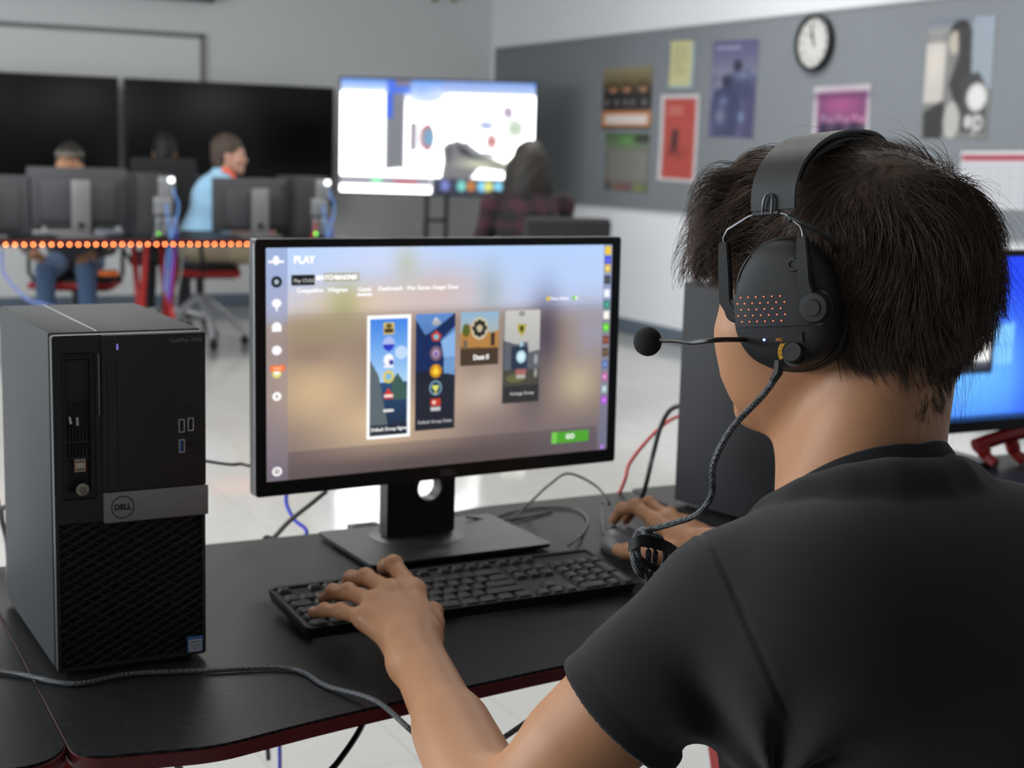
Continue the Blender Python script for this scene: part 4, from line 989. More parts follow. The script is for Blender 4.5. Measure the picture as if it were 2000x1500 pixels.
def keyboard(label, M, name='keyboard'):
    t = thing(name, label, 'keyboard', M=M)
    bm = NB(); add_prism(bm, [rrect(-KW/2, -KD/2, KW/2, KD/2, .006)], -.012, .0)
    for v in bm.verts:
        if v.co.z < -.006: v.co.x *= .985; v.co.y *= .96
    obj('shell', bm, M_kbody, t, smooth=.4)
    bm = NB(); add_prism(bm, [rrect(-KW/2+.001, -KD/2+.001, KW/2-.001, KD/2-.001, .006), rrect(-.216, -.067+.002, .2175, .0575, .003)], -.0002, .0022); obj('rim', bm, M_kbody, t, smooth=.4)
    bm = NB()
    for x in (-.18, .18): add_box(bm, (x, KD/2-.018, -.018), (.03, .006, .018), .002)
    obj('foot', bm, M_kbody, t)
    K, u = key_layout(); cache = {}
    for x, y, w, d in K:
        kk = (w, d)
        if kk not in cache:
            bm = NB(); W2, D2 = u*w/2-.0012, u*d/2-.0009-(0 if d <= 1 else .0); top = .0022
            lo = rrect(-W2, -D2, W2, D2, .0015, 2); hi = rrect(-W2+top, -D2+top*.7, W2-top, D2-top, .0015, 2)
            a = [bm.verts.new((p[0], p[1], .0004)) for p in lo]; b = [bm.verts.new((p[0], p[1], .0046)) for p in hi]; n = len(a)
            c_ = [bm.verts.new((p[0]*.9, p[1]*.9, .0050)) for p in hi]
            for q in range(n):
                bm.faces.new((a[q], a[(q+1) % n], b[(q+1) % n], b[q])); bm.faces.new((b[q], b[(q+1) % n], c_[(q+1) % n], c_[q]))
            bm.faces.new(c_)
            me = bpy.data.meshes.new('key'); bm.to_mesh(me); bm.free(); me.materials.append(M_key); me.shade_smooth(); me.set_sharp_from_angle(angle=.6); cache[kk] = me
        o = bpy.data.objects.new('key', cache[kk]); COL.objects.link(o); o.parent = t; o.location = (x, y, 0)
    return t
keyboard('black full-size keyboard under the player\'s left hand', Matrix.Translation((.738, 1.549, .7745)) @ Matrix.Rotation(.035, 4, 'Z') @ Matrix.Rotation(.09, 4, 'X'))
pr = at(2010, 935, 2.25)
keyboard('dim black keyboard at the right edge, in front of the red rest', Matrix.Translation((1.99, 1.55, .7745)) @ Matrix.Rotation(0.0, 4, 'Z') @ Matrix.Rotation(.07, 4, 'X'))

# ------------------------------------------------------------------ mouse
t = thing('computer_mouse', 'black computer mouse under the player\'s right hand', 'mouse', (1.050, 1.655, DZ), .12)
sd = SDF().ell((0, 0, .004), (.031, .058, .032), .01).plane((0, 0, .002), (0, 0, -1), .004)
sdf_obj('shell', sd, (-.04, -.07, -.01), (.04, .07, .045), .003, mat('dark_grey_mouse', rgb(86, 87, 90), .35), t)
bm = NB(); add_lathe(bm, [(0, -.004), (.009, -.004), (.0095, 0), (.009, .004), (0, .004)], Matrix.Translation((0, .034, .024)) @ Matrix.Rotation(math.pi/2, 4, 'Y'), 20); obj('scroll_wheel', bm, M_blk_gloss, t)
bm = NB(); add_tube(bm, [(0, .056, .014), (0, .040, .0235), (0, .010, .034)], .0006, 4); obj('button_split', bm, M_bezel2, t)
bm = NB(); add_prism(bm, [circ(0, 0, .028, .054)], 0, .004); obj('base', bm, M_blk, t)

# ------------------------------------------------------------------ cables
M_cab = mat('black_cable', rgb(24, 24, 26), .45); M_cabg = mat('grey_cable', rgb(70, 70, 72), .5); M_cabb = mat('blue_network_cable', rgb(30, 50, 190), .4); M_cabr = mat('red_network_cable', rgb(190, 60, 60), .4)
def cable(pts, r, m, label, name='cable', cat='cable', n=8, sides=8, group=None):
    P = spline([Vector(p) for p in pts], n); bm = NB(); add_tube(bm, P, r, sides)
    o = obj(name, bm, m); o.matrix_world = Matrix.Identity(4); rebase(o, P[0]); return tag(o, label, cat, group)
dz = DZ+.003
cable([atz(1110, 1066, .775), (1.04, 1.77, dz), (1.085, 1.835, dz), (1.10, 1.90, dz), (1.05, 1.925, dz), (.985, 1.91, dz), (.945, 1.880, dz), (.955, 1.862, dz+.004), (1.02, 1.885, dz), (1.06, 1.90, dz)], .0019, M_cabg, 'thin grey keyboard cable looping over the desk behind the keyboard', 'keyboard_cable')
cable([(1.046, 1.716, .768), (1.08, 1.78, dz), (1.125, 1.86, .775), at(1190, 985, 2.13), at(1165, 950, 2.16), at(1112, 925, 2.17), at(1075, 945, 2.16), (1.02, 1.905, .77), (.97, 1.875, dz), (.90, 1.87, .77)], .0018, M_cabg, 'thin grey mouse cable arching up behind the mouse', 'mouse_cable')
cable([at(637, 960, 2.19), at(600, 990, 2.16), at(565, 1018, 2.12), at(535, 1050, 2.08), (.613, 1.925, .74), (.612, 1.93, .60), (.64, 1.98, .40)], .0035, M_cab, 'black cable dropping from the front monitor over the back desk edge', 'power_cable')
cable([at(560, 955, 2.24), at(560, 985, 2.22), at(575, 1015, 2.2), at(598, 1045, 2.18), (.66, 2.02, .68), (.68, 2.05, .4), (.70, 2.1, .02)], .003, M_cabb, 'blue network cable hanging behind the desk under the front monitor', 'network_cable')
cable([(.395, 1.748, .93), at(430, 905, 2.02), at(470, 906, 2.06), at(497, 902, 2.09), (.60, 1.80, .955)], .0022, M_cab, 'black cable running from the tower to the front monitor', 'display_cable')
cable([at(1340, 790, 2.30), at(1310, 800, 2.32), at(1290, 835, 2.33), at(1275, 890, 2.33), at(1262, 945, 2.32), (1.29, 2.05, .60), (1.30, 2.06, .3), (1.32, 2.15, .02), (1.5, 2.3, .005)], .004, M_cab, 'black cable arching from the charcoal tower behind the desk', 'power_cable')
cable([at(1345, 808, 2.28), at(1310, 820, 2.34), at(1272, 852, 2.37), at(1230, 905, 2.38), at(1212, 958, 2.38), (1.23, 2.10, .60), (1.22, 2.12, .2), (1.2, 2.2, .015), (1.0, 2.5, .004)], .003, M_cabr, 'pale red network cable arching beside the charcoal tower', 'network_cable')
cable([(.31, 1.747, .96), at(30, 975, 1.95), at(2, 998, 1.90), at(14, 1060, 1.87), at(17, 1120, 1.82), at(8, 1168, 1.78), at(20, 1178, 1.76), at(48, 1170, 1.74), at(34, 1130, 1.83), (.285, 1.747, .88)], .0035, M_cab, 'black cable hanging in a loop left of the tower', 'power_cable')
cable([(.05, 2.05, .012), (.06, 1.98, .5), at(-40, 1020, 2.0), at(0, 995, 2.0), at(14, 1035, 1.98), (.30, 1.747, .84)], .0028, M_cab, 'second black cable crossing at the far left behind the tower', 'display_cable')
cable([at(716, 1395, 1.62), at(700, 1430, 1.58), at(670, 1475, 1.55), at(640, 1510, 1.53), at(560, 1580, 1.5), at(450, 1700, 1.55)], .0035, M_cab, 'black cable drooping below the desk top', 'power_cable')
cable([at(330, 1476, 1.40), at(345, 1492, 1.42), at(380, 1560, 1.5), at(420, 1700, 1.6)], .0035, M_cab, 'short black cable end showing under the desk corner', 'power_cable')
# desk cable clip by the back edge
q = atz(706, 1030, DZ); t = thing('cable_grommet', 'small black cable clip at the back edge of the main desk', 'clip', (q[0], q[1]-.008, DZ))
bm = NB(); add_box(bm, (0, 0, .0035), (.045, .018, .007), .002); obj('cap', bm, M_blk, t)
bm = NB(); add_box(bm, (0, .0, .0072), (.03, .006, .001), .0003); obj('slot', bm, M_bezel2, t)
# ------------------------------------------------------------------ the far row of desks
FY = 8.42                                   # back edges of the far desks, facing the camera
M_led = mat('orange_led', rgb(255, 90, 30), .3, emit=((1.0, .17, .045, 1), 40.0))
fx = [.78, 1.93, 3.08]
def far_x(px, py, y): return aty(px, py, y)[0]
FJ = far_x(322, 478, FY+.05)                # joint between the two desks in view
FW = 1.16
for k, lab in ((-1, 'far black desk with orange lights at the left edge of the picture'), (0, 'far black desk behind the glowing orange light row, hidden partly by the front monitor')):
    x0 = FJ+FW*k+.004; x1 = FJ+FW*(k+1)-.004
    desk(rcorner([(x0, FY), (x1, FY), (x1, FY+.62), (x0, FY+.62)], .02), lab, group=None, legs=(x0+.08, x1-.08), name='gaming_desk')
x0 = FJ-2*FW; desk(rcorner([(x0, FY), (x0+FW-.008, FY), (x0+FW-.008, FY+.62), (x0, FY+.62)], .02), 'far black desk mostly cut off by the left edge', legs=(x0+.08, x0+FW-.08))
# light strip along the back edge
lz = .728; t = thing('light_strip', 'strip of glowing orange lights along the far desk edge', 'light strip', (FJ, FY-.004, lz))
LX0, LX1 = far_x(-70, 482, FY), far_x(600, 472, FY)
bm = NB(); add_box(bm, ((LX0+LX1)/2-FJ, 0, 0), (LX1-LX0, .003, .014), .0005); obj('tape', bm, M_blk, t)
X90 = Matrix.Rotation(math.pi/2, 4, 'X')
bm = NB(); add_lathe(bm, [(.0, 0), (.0042, 0), (.0038, .002), (0, .0026)], X90, 12); led_me = bpy.data.meshes.new('led'); bm.to_mesh(led_me); bm.free(); led_me.materials.append(M_led)
nled = int((LX1-LX0)/.0485)
for i in range(nled):
    o = bpy.data.objects.new('led', led_me); COL.objects.link(o); o.parent = t; o.location = (LX0-FJ+.02+i*.0485, -.002, 0)

M_mback = mat('dark_grey_monitor_back', rgb(62, 62, 66), .5)
M_silver = mat('silver_stand', rgb(128, 128, 130), .4, metal=.5); M_star = mat('silver_star_base', rgb(205, 206, 210), .35, metal=.2)
def far_monitor(px, py, y, w, h, yaw, label, xs=None, neck_px=None):
    c = aty(px, py, y)
    t = thing('computer_monitor', label, 'monitor', (c[0], c[1], 0), yaw, group='monitors of the far desk row')
    bm = NB(); add_box(bm, (0, 0, c[2]), (w, .03, h), .008); add_box(bm, (0, -.022, c[2]-.02), (w*.75, .02, h*.7), .009); obj('rear_cover', bm, M_mback, t)
    bm = NB(); add_box(bm, (0, .0165, c[2]), (w-.03, .004, h-.03)); obj('screen', bm, mat('far_lit_screen', (.1, .1, .1, 1), .4, emit=((.5, .6, .8, 1), .9)), t)
    bm = NB(); add_box(bm, (0, -.075, (c[2]+.10+DZ)/2), (.105, .035, c[2]+.10-DZ), .006); obj('stand_neck', bm, M_silver, t)
    bm = NB(); add_lathe(bm, [(.012, 0), (.020, 0), (.020, .003), (.012, .003)], Matrix.Translation((0, -.093, DZ+.07)) @ X90, 20); obj('cable_ring', bm, M_blk, t)
    bm = NB(); add_box(bm, (0, -.03, DZ+.007), (.26, .2, .012), .004); obj('stand_base', bm, M_silver, t)
far_monitor(152, 385, FY+.24, .56, .335, 0, 'grey-backed monitor in front of the capped person, far row')
far_monitor(500, 400, FY+.24, .54, .32, 0, 'dark monitor in front of the man in the light blue shirt')
far_monitor(-40, 400, FY+.24, .56, .335, 0, 'dark monitor cut off by the left edge in the far row')
M_pcgrey = mat('pc_steel_back', rgb(150, 151, 154), .35, metal=.6); M_pcblack = mat('pc_black_case', rgb(44, 44, 46), .45); M_cabblue = mat('light_blue_cable', rgb(90, 140, 210), .4)
def far_pc(px, py, label, red=False):
    c = aty(px, py, FY+.16)
    t = thing('tower_computer', label, 'computer', (c[0], FY+.06, DZ), 0, group='tower computers of the far desk row')
    bm = NB(); add_box(bm, (-.06, .22, .185), (.21, .40, .37), .006); obj('case', bm, M_pcblack, t)
    bm = NB(); add_box(bm, (.0, .016, .30), (.095, .006, .11), .002); add_box(bm, (-.02, .016, .19), (.11, .006, .10), .002); add_box(bm, (0, .016, .07), (.13, .006, .11), .002); obj('rear_plate', bm, M_pcgrey, t)
    bm = NB(); add_box(bm, (.026, .010, .338), (.03, .006, .026), .004); obj('lit_window', bm, mat('white_light', (1, 1, 1, 1), .3, emit=((.9, .95, 1, 1), 3.0)), t)
    bm = NB(); add_lathe(bm, [(0, 0), (.0075, 0), (.007, .003), (0, .004)], Matrix.Translation((-.045, .008, .030)) @ X90, 12); obj('green_light', bm, mat('green_led', rgb(90, 220, 40), .3, emit=((.25, 1, .08, 1), 6.0)), t)
    for k, (x, z, m) in enumerate(((.045, .29, M_cabblue), (.0, .20, M_cabblue), (.05, .12, M_cabb), (-.03, .14, M_cab), (-.05, .10, M_cabr if red else M_pcgrey))):
        bm = NB(); add_tube(bm, spline([(x, .014, z), (x-.01, -.022, z-.03), (x+.012-.01*k, -.030, z-.12), (-.01+.02*k, -.036, -.08), (-.03+.015*k, -.03, -.30-.03*k)], 6), .005, 6); obj('cable', bm, m, t)
    return t
far_pc(318, 360, 'tower computer back with lit window, between the two far monitors')
far_pc(622, 358, 'tower computer back with pink cable, at the right end of the far row', True)

# ------------------------------------------------------------------ people, helper for the far ones
def skin_mat(name, base, rough=.5): return mat(name, base, rough, sss=.12, bump=(700, .05, .0006), spec=.35)
def unit(v): v = np.array(v, float); return v/np.linalg.norm(v)
def head_sdf(sd, E, F, L, U, s=1.0, ear=True, crown=(.047, .088), nose=0.0):
    """E mid-point between the ears; F, L, U forward, left, up"""
    F, L, U = map(unit, (F, L, U)); R = np.stack([F, L, U])
    P = lambda a, b, c: np.array(E)+s*(a*F+b*L+c*U)
    sd.ell(P(-.008, 0, crown[0]), np.array([.097, .076, crown[1]])*s, .02, R=R)
    sd.ell(P(.030, 0, .0), np.array([.064, .064, .085])*s, .03, R=R)
    sd.rc(P(.0, .052, -.040), P(.072, .012, -.088), .018*s, .015*s, .03).rc(P(.0, -.052, -.040), P(.072, -.012, -.088), .018*s, .015*s, .03)
    sd.ell(P(.048, 0, -.055), np.array([.042, .040, .042])*s, .03, R=R)
    sd.ell(P(.082, 0, -.092), np.array([.016, .020, .013])*s, .015, R=R)
    sd.rc(P(.088, .030, .026), P(.088, -.030, .026), .011*s, .011*s, .02)                       # brow
    for q in (1, -1):
        sd.ell(P(.094, .031*q, .004), np.array([.014, .017, .012])*s, .014, op='s', R=R)
        sd.ell(P(.079, .030*q, .003), np.array([.0125, .0125, .0125])*s, .004, R=R)             # eye ball
        sd.rc(P(.0845, .018*q, .010), P(.082, .042*q, .008), .0045*s, .004*s, .005)              # lid
        sd.ell(P(.062, .046*q, -.020), np.array([.024, .020, .018])*s, .03, R=R)                 # cheek
    sd.rc(P(.095, 0, .012), P(.114-nose, 0, -.024), .006*s, .0095*s, .014)                           # nose
    for q in (1, -1): sd.ell(P(.104-nose, .011*q, -.030), np.array([.009, .0075, .007])*s, .006, R=R)
    sd.ell(P(.095, 0, -.050), np.array([.011, .024, .006])*s, .006, R=R).ell(P(.093, 0, -.061), np.array([.011, .020, .0065])*s, .006, R=R)
    sd.rc(P(.108, .018, -.0556), P(.108, -.018, -.0556), .0022*s, .0022*s, .003, op='s')
    if ear:
        for q in (1, -1):
            sd.ell(P(-.006, .077*q, .0), np.array([.020, .007, .031])*s, .008, R=R); sd.ell(P(-.002, .086*q, .004), np.array([.010, .006, .018])*s, .006, op='s', R=R)
    return P
def arm_sdf(sd, S, El, Wr, s=1.0, k=.02):
    sd.rc(S, El, .050*s, .038*s, k).rc(El, Wr, .038*s, .0265*s, k)
    S, El, Wr = map(np.array, (S, El, Wr)); sd.ell(El+(Wr-El)*.28, (.040*s,)*3, .04)
def simple_hand(sd, Wr, d, n, s=1.0):
    """relaxed hand with five fingers: d pointing direction, n back-of-hand normal"""
    d, n = unit(d), unit(n); l = np.cross(n, d); Wr = np.array(Wr)
    for i, (o, ln) in enumerate(((-.028, .070), (-.009, .080), (.010, .076), (.027, .062))):
        M_ = Wr+d*.085*s+l*o*s; sd.rc(Wr+l*o*.5*s, M_, .017*s, .012*s, .015)
        A = M_+d*ln*.5*s-n*.004*s; sd.rc(M_, A, .0098*s, .0085*s, .004).rc(A, A+(d*.7-n*.7)*ln*.45*s, .0085*s, .007*s, .004)
    T_ = Wr+d*.035*s-l*.035*s; sd.rc(Wr+d*.01*s-l*.012*s, T_, .014*s, .011*s, .012).rc(T_, T_+d*.045*s-l*.012*s-n*.008*s, .0105*s, .008*s, .005)
def seated_person(name, label, hip, yaw, skin, shirt, pants, hair, lean=.12, long_hair=False, cap=None, lanyard=None, hair_len=0, plaid=False, sleeve=1.0, look=0.0, shoe=None, arms=None, headpitch=0.0, hsc=1.0):
    """hip: world point between the hip joints; yaw: azimuth faced, clockwise from +y"""
    fw = np.array([math.sin(yaw), math.cos(yaw), 0]); lf = np.array([-math.cos(yaw), math.sin(yaw), 0]); up = np.array([0, 0, 1.]); hip = np.array(hip, float)
    t = thing(name, label, 'person', (hip[0], hip[1], 0))
    org = (hip[0], hip[1], 0)
    P = lambda a, b, c: hip+fw*a+lf*b+up*c
    C7 = P(lean+.0, 0, .50); SL, SR = P(lean+.02, .175, .44), P(lean+.02, -.175, .44)
    y2 = yaw+look; hf = np.array([math.sin(y2), math.cos(y2), 0])*math.cos(headpitch)-up*math.sin(headpitch); hl = np.array([-math.cos(y2), math.sin(y2), 0]); hu = np.cross(hf, hl)
    E = C7+fw*.045+up*.125
    a = arms or ((.24, .24, .14), (.42, .17, .10), (.24, -.24, .14), (.42, -.17, .10))
    EL, WL, ER, WR = [P(lean*.5+q[0], q[1], q[2]) for q in a]
    KL, KR = P(.43, .12, .0), P(.43, -.12, .0); AL, AR = P(.40, .13, .10-hip[2]), P(.40, -.13, .10-hip[2])
    body = SDF(); head_sdf(body, E, hf, hl, hu, hsc); body.rc(C7-up*.04, E+hu*-.04-hf*.02, .058, .052, .02)
    body.rc(SL, SR, .05, .05, .03).ell(P(lean*.7, 0, .30), (.14, .12, .2), .05)
    arm_sdf(body, SL, EL, WL); arm_sdf(body, SR, ER, WR)
    simple_hand(body, WL, unit(WL-EL)*np.array([1, 1, .3]), (0, 0, 1)); simple_hand(body, WR, unit(WR-ER)*np.array([1, 1, .3]), (0, 0, 1))
    lo = hip-np.array([.75, .75, .6]); hi = hip+np.array([.75, .75, .85]); lo[2] = 0
    sdf_obj('body', body, lo+np.array([0, 0, .3]), hi, .007, skin, t, org)
    sh = SDF().rc(SL, SR, .068, .068, .04).ell(P(lean*.75, 0, .32), (.165, .165, .20), .06).ell(P(.02, 0, .08), (.165, .165, .19), .08)
    sh.rc(SL, SL+(EL-SL)*min(1, sleeve*1.0), .062, .052, .03).rc(SR, SR+(ER-SR)*min(1, sleeve), .062, .052, .03)
    if sleeve > 1: sh.rc(EL, EL+(WL-EL)*.9, .050, .036, .02).rc(ER, ER+(WR-ER)*.9, .050, .036, .02)
    sh.rc(C7-up*.05, C7+up*.012, .085, .062, .03)
    sh.fn(lambda Q: vnoise(Q, 28, 5)*.004, op='d')
    sdf_obj('shirt', sh, lo+np.array([0, 0, .3]), hi, .008, shirt, t, org)
    pn = SDF().rc(P(0, .09, .02), KL, .088, .062, .03).rc(P(0, -.09, .02), KR, .088, .062, .03).rc(KL, AL, .062, .046, .02).rc(KR, AR, .062, .046, .02).ell(P(-.01, 0, .04), (.15, .15, .11), .05)
    pn.fn(lambda Q: vnoise(Q, 30, 8)*.004, op='d')
    sdf_obj('trousers', pn, lo, hi, .009, pants, t, org)
    for A in (AL, AR):
        so = SDF().ell(A+fw*.06+np.array([0, 0, .04-A[2]]), (.05, .05, .042), .03).ell(A+fw*.11+np.array([0, 0, .035-A[2]]), (.045, .045, .034), .04).ell(A+np.array([0, 0, .05-A[2]]), (.045, .045, .055), .04).plane((0, 0, .003), (0, 0, -1))
        sdf_obj('shoe', so, A-np.array([.2, .2, A[2]+.03]), A+np.array([.25, .25, .12]), .007, shoe or M_blk, t, org)
    hs = SDF(); Rr = np.stack([hf, hl, hu]); Q = lambda a, b, c: E+a*hf+b*hl+c*hu
    hs.ell(Q(-.012, 0, .052), (.104, .085, .098), .02, R=Rr).ell(Q(-.055, 0, -.02), (.055, .070, .075), .03, R=Rr)
    if long_hair:
        hs.ell(Q(-.05, 0, -.09), (.075, .120, .15), .06, R=Rr).rc(Q(.02, .075, .0), Q(.0, .11, -.18), .042, .036, .04).rc(Q(.02, -.075, .0), Q(.0, -.11, -.18), .042, .036, .04)
    hs.ell(Q(.085, 0, -.035), (.07, .060, .085), .03, op='s', R=Rr)
    if not long_hair: hs.ell(Q(.02, .085, -.03), (.045, .03, .045), .02, op='s', R=Rr).ell(Q(.02, -.085, -.03), (.045, .03, .045), .02, op='s', R=Rr)
    hs.fn(lambda V: vnoise(V, 60, 3)*.005, op='d')
    sdf_obj('hair', hs, E-.35, E+.25, .006, hair, t, org)
    if cap:
        cs = SDF().ell(Q(-.01, 0, .066), (.106, .088, .060), .01, R=Rr).plane(Q(0, 0, .068), -hu).ell(Q(.12, 0, .078), (.07, .066, .007), .01, R=Rr)
        sdf_obj('cap', cs, E-.3, E+.3, .005, cap, t, org)
    if lanyard is not None:
        bm = NB(); pts = spline([Q(-.06, .03, -.10), Q(-.02, -.085, -.085), Q(.03, -.075, -.12), Q(.06, -.04, -.18)], 6)
        add_tube(bm, [Vector(p)-Vector(org) for p in pts], .012, 6); obj('lanyard', bm, lanyard, t)
    return t
def office_chair(label, x, y, yaw, seat_z=.46, trim=None, back_h=.55, base=None, group='chairs of the far desk row', hub=.13):
    t = thing('office_chair', label, 'chair', (x, y, 0), -yaw, group=group)       # faces +y before the turn
    f = mat('black_chair_fabric', rgb(30, 30, 33), .8); base = base or M_steel
    bm = NB(); add_box(bm, (0, 0, seat_z-.04), (.48, .48, .08), .03, seg=3); obj('seat', bm, f, t)
    bm = NB(); add_box(bm, (0, -.25, seat_z+.12+back_h/2), (.44, .06, back_h), .028, rot=Matrix.Rotation(.10, 3, 'X'), seg=3); obj('backrest', bm, f, t)
    if trim:
        bm = NB(); add_tube(bm, [(.245*sx, .245*sy, seat_z-.045) for sx, sy in ((-1, -.95), (-1, 1), (1, 1), (1, -.95))], .022, 8); obj('seat_trim', bm, trim, t)
    bm = NB(); add_tube(bm, [(0, 0, hub-.01), (0, 0, seat_z-.08)], .028, 12); add_box(bm, (0, -.24, seat_z+.0), (.07, .02, .26), .005); add_box(bm, (0, -.10, seat_z-.09), (.07, .3, .02), .005); obj('post', bm, M_blk, t)
    for k in range(5):
        a = 2*math.pi*k/5+.3; bm = NB(); add_tube(bm, [(0, 0, hub), (.16*math.cos(a), .16*math.sin(a), hub*.5+.045), (.29*math.cos(a), .29*math.sin(a), .075)], [.026, .020, .016], 8); lg = obj('leg', bm, base, t)
        bm = NB(); add_lathe(bm, [(0, -.022), (.026, -.022), (.030, -.012), (.030, .012), (.026, .022), (0, .022)], Matrix.Translation((.29*math.cos(a), .29*math.sin(a), .030)) @ Matrix.Rotation(a, 4, 'Z') @ X90, 14); add_tube(bm, [(.29*math.cos(a), .29*math.sin(a), .03), (.29*math.cos(a), .29*math.sin(a), .075)], .008, 6); obj('castor', bm, M_blk, lg)
    for q in (-1, 1):
        bm = NB(); add_tube(bm, [(q*.24, .02, seat_z-.06), (q*.29, .02, seat_z+.02), (q*.29, 0, seat_z+.20)], .014, 8); add_box(bm, (q*.29, .01, seat_z+.215), (.06, .26, .03), .012); obj('armrest', bm, M_blk, t)
    return t
sk_pale = skin_mat('pale_skin', rgb(196, 150, 128)); sk_tan = skin_mat('warm_skin', rgb(190, 138, 104))
hair_br = mat('brown_hair', rgb(74, 58, 48), .55, bump=(90, .8, .01), aniso=.4); hair_dk = mat('dark_hair', rgb(28, 22, 20), .5, bump=(90, .8, .01), aniso=.4); hair_auburn = mat('dark_auburn_hair', rgb(30, 23, 17), .5, bump=(90, .8, .01))
def cloth(name, c, sheen=.2): return mat(name, c, .85, bump=(60, .25, .004), sheen=sheen)
def plaid_mat():
    m = mat('plaid_flannel', rgb(60, 24, 32), .9); nt = m.node_tree; p = nt.nodes['Principled BSDF']; tc = nt.nodes.new('ShaderNodeTexCoord')
    sep = nt.nodes.new('ShaderNodeSeparateXYZ'); nt.links.new(tc.outputs['Object'], sep.inputs[0]); outs = []
    for ax in (0, 2):
        ml = nt.nodes.new('ShaderNodeMath'); ml.operation = 'MULTIPLY'; ml.inputs[1].default_value = 62
        sn = nt.nodes.new('ShaderNodeMath'); sn.operation = 'SINE'; gt = nt.nodes.new('ShaderNodeMath'); gt.operation = 'GREATER_THAN'; gt.inputs[1].default_value = .1
        nt.links.new(sep.outputs[ax], ml.inputs[0]); nt.links.new(ml.outputs[0], sn.inputs[0]); nt.links.new(sn.outputs[0], gt.inputs[0]); outs.append(gt)
    ad = nt.nodes.new('ShaderNodeMath'); ad.operation = 'ADD'; nt.links.new(outs[0].outputs[0], ad.inputs[0]); nt.links.new(outs[1].outputs[0], ad.inputs[1])
    cr = nt.nodes.new('ShaderNodeValToRGB'); cr.color_ramp.elements[0].color = rgb(16, 12, 16); cr.color_ramp.elements[1].color = rgb(58, 24, 34)
    e = cr.color_ramp.elements.new(.5); e.color = rgb(40, 20, 28); dv = nt.nodes.new('ShaderNodeMath'); dv.operation = 'MULTIPLY'; dv.inputs[1].default_value = .5
    nt.links.new(ad.outputs[0], dv.inputs[0]); nt.links.new(dv.outputs[0], cr.inputs[0]); nt.links.new(cr.outputs[0], p.inputs['Base Color']); return m
khaki = cloth('khaki_cloth', rgb(176, 162, 138)); jeans = cloth('blue_denim', rgb(86, 112, 150)); dkcl = cloth('dark_cloth', rgb(30, 30, 36))
def hip_for(px, py, y, yaw, lean, seat=.53, hd=.0, dy=0.0):
    """hip point so that the ears land at the pixel"""
    E = aty(px, py, y); fw = np.array([math.sin(yaw), math.cos(yaw), 0])
    h = E-fw*(lean+.045)-np.array([0, 0, .625]); return h
# man in the light blue shirt, side-on, looking right
ym = YAW+math.radians(78)
h = hip_for(446, 306, FY+.98, ym, .14)
seated_person('person', 'man in a light blue shirt and khaki trousers with an orange lanyard, facing right', h, ym, sk_pale, cloth('light_blue_shirt', rgb(160, 205, 236)), khaki, hair_br, lean=.14, lanyard=mat('glowing_orange_lanyard', rgb(240, 90, 40), .5, emit=(rgb(240, 80, 30), .25)), sleeve=.62,  # lanyard emits faintly, brightness added to its orange
              arms=((.14, .20, .17), (.36, .20, .14), (.16, -.20, .17), (.38, -.12, .14)), shoe=dkcl)
office_chair('chair with red seat rim and silver star base under the man in light blue', h[0], h[1], ym, h[2]-.07, M_frame_red, .34, base=M_star, hub=.33)
# capped person facing the camera
yc = math.pi+YAW-.15
h = hip_for(136, 325, FY+1.0, yc, .16)
seated_person('person', 'person in a brown cap and jeans facing the camera behind the far monitor', h, yc, sk_tan, cloth('charcoal_sweater', rgb(46, 46, 50)), jeans, hair_dk, lean=.16, cap=cloth('brown_cap', rgb(84, 76, 62)), sleeve=1.5, headpitch=.08, shoe=cloth('pale_shoe', rgb(150, 140, 140)))
office_chair('chair with red seat rim under the capped person', h[0], h[1], yc, h[2]-.07, M_frame_red)
# person in dark navy between the monitors
yn = YAW+math.radians(100)
h = hip_for(322, 300, FY+2.1, YAW+math.radians(-12), .10)
seated_person('person', 'dim dark-haired person in a navy top between the two far monitors', h, YAW+math.radians(-12), sk_tan, cloth('navy_top', rgb(24, 32, 52)), dkcl, mat('black_hair', rgb(14, 12, 12), .6), lean=.10, sleeve=1.5)
office_chair('dark chair under the person in the navy top', h[0], h[1], YAW+math.radians(-12), h[2]-.07)
# woman in plaid, seen from behind in front of the lit television
yw = YAW+math.radians(-8)
E = at(1032, 330, 7.6); fwv = np.array([math.sin(yw), math.cos(yw), 0]); h = E-fwv*(.10+.045)-np.array([0, 0, .625])
seated_person('person', 'person with long dark hair and a plaid shirt, seen from behind', h, yw, sk_pale, plaid_mat(), dkcl, hair_auburn, lean=.10, long_hair=True, sleeve=1.5, look=-.2, hsc=1.0)
ch = at(1088, 500, 7.35)
office_chair('black chair at the back of the plaid-shirted person', ch[0], ch[1]+.05, yw-.1, .46, None, .42)
# hints of things under and on the far desks
M_or = mat('orange_plastic', rgb(226, 110, 40), .5)
c = aty(212, 533, FY+.35); t = thing('cross_body_bag', 'orange rigid bar-shaped pouch under the far desk beside the denim legs', 'bag', (c[0], c[1], c[2]))
bm = NB(); add_box(bm, (0, 0, 0), (.115, .05, .035), .012); obj('pouch', bm, M_or, t)
bm = NB(); add_tube(bm, spline([(-.05, 0, .015), (-.06, .02, .10), (0, .03, DZ-DT-c[2]-.005)], 5), .006, 6); obj('strap', bm, M_blk, t)
for k, (px, lab) in enumerate(((240, 'left'), (98, 'far left'))):
    pass
def paper_pile(px, py, w, h, col, label):
    c = aty(px, py, FY+.5); t = thing('paper_stack', label, 'papers', (c[0], c[1], DZ))
    bm = NB(); add_box(bm, (0, 0, .01), (w, .12, .02), .002); obj('sheets', bm, mat('paper_white', col, .7), t)
paper_pile(100, 448, .24, .05, rgb(220, 214, 200), 'pale papers on the far desk under the grey-backed monitor')
paper_pile(225, 446, .22, .05, rgb(200, 200, 204), 'pale papers on the far desk right of the silver stand')
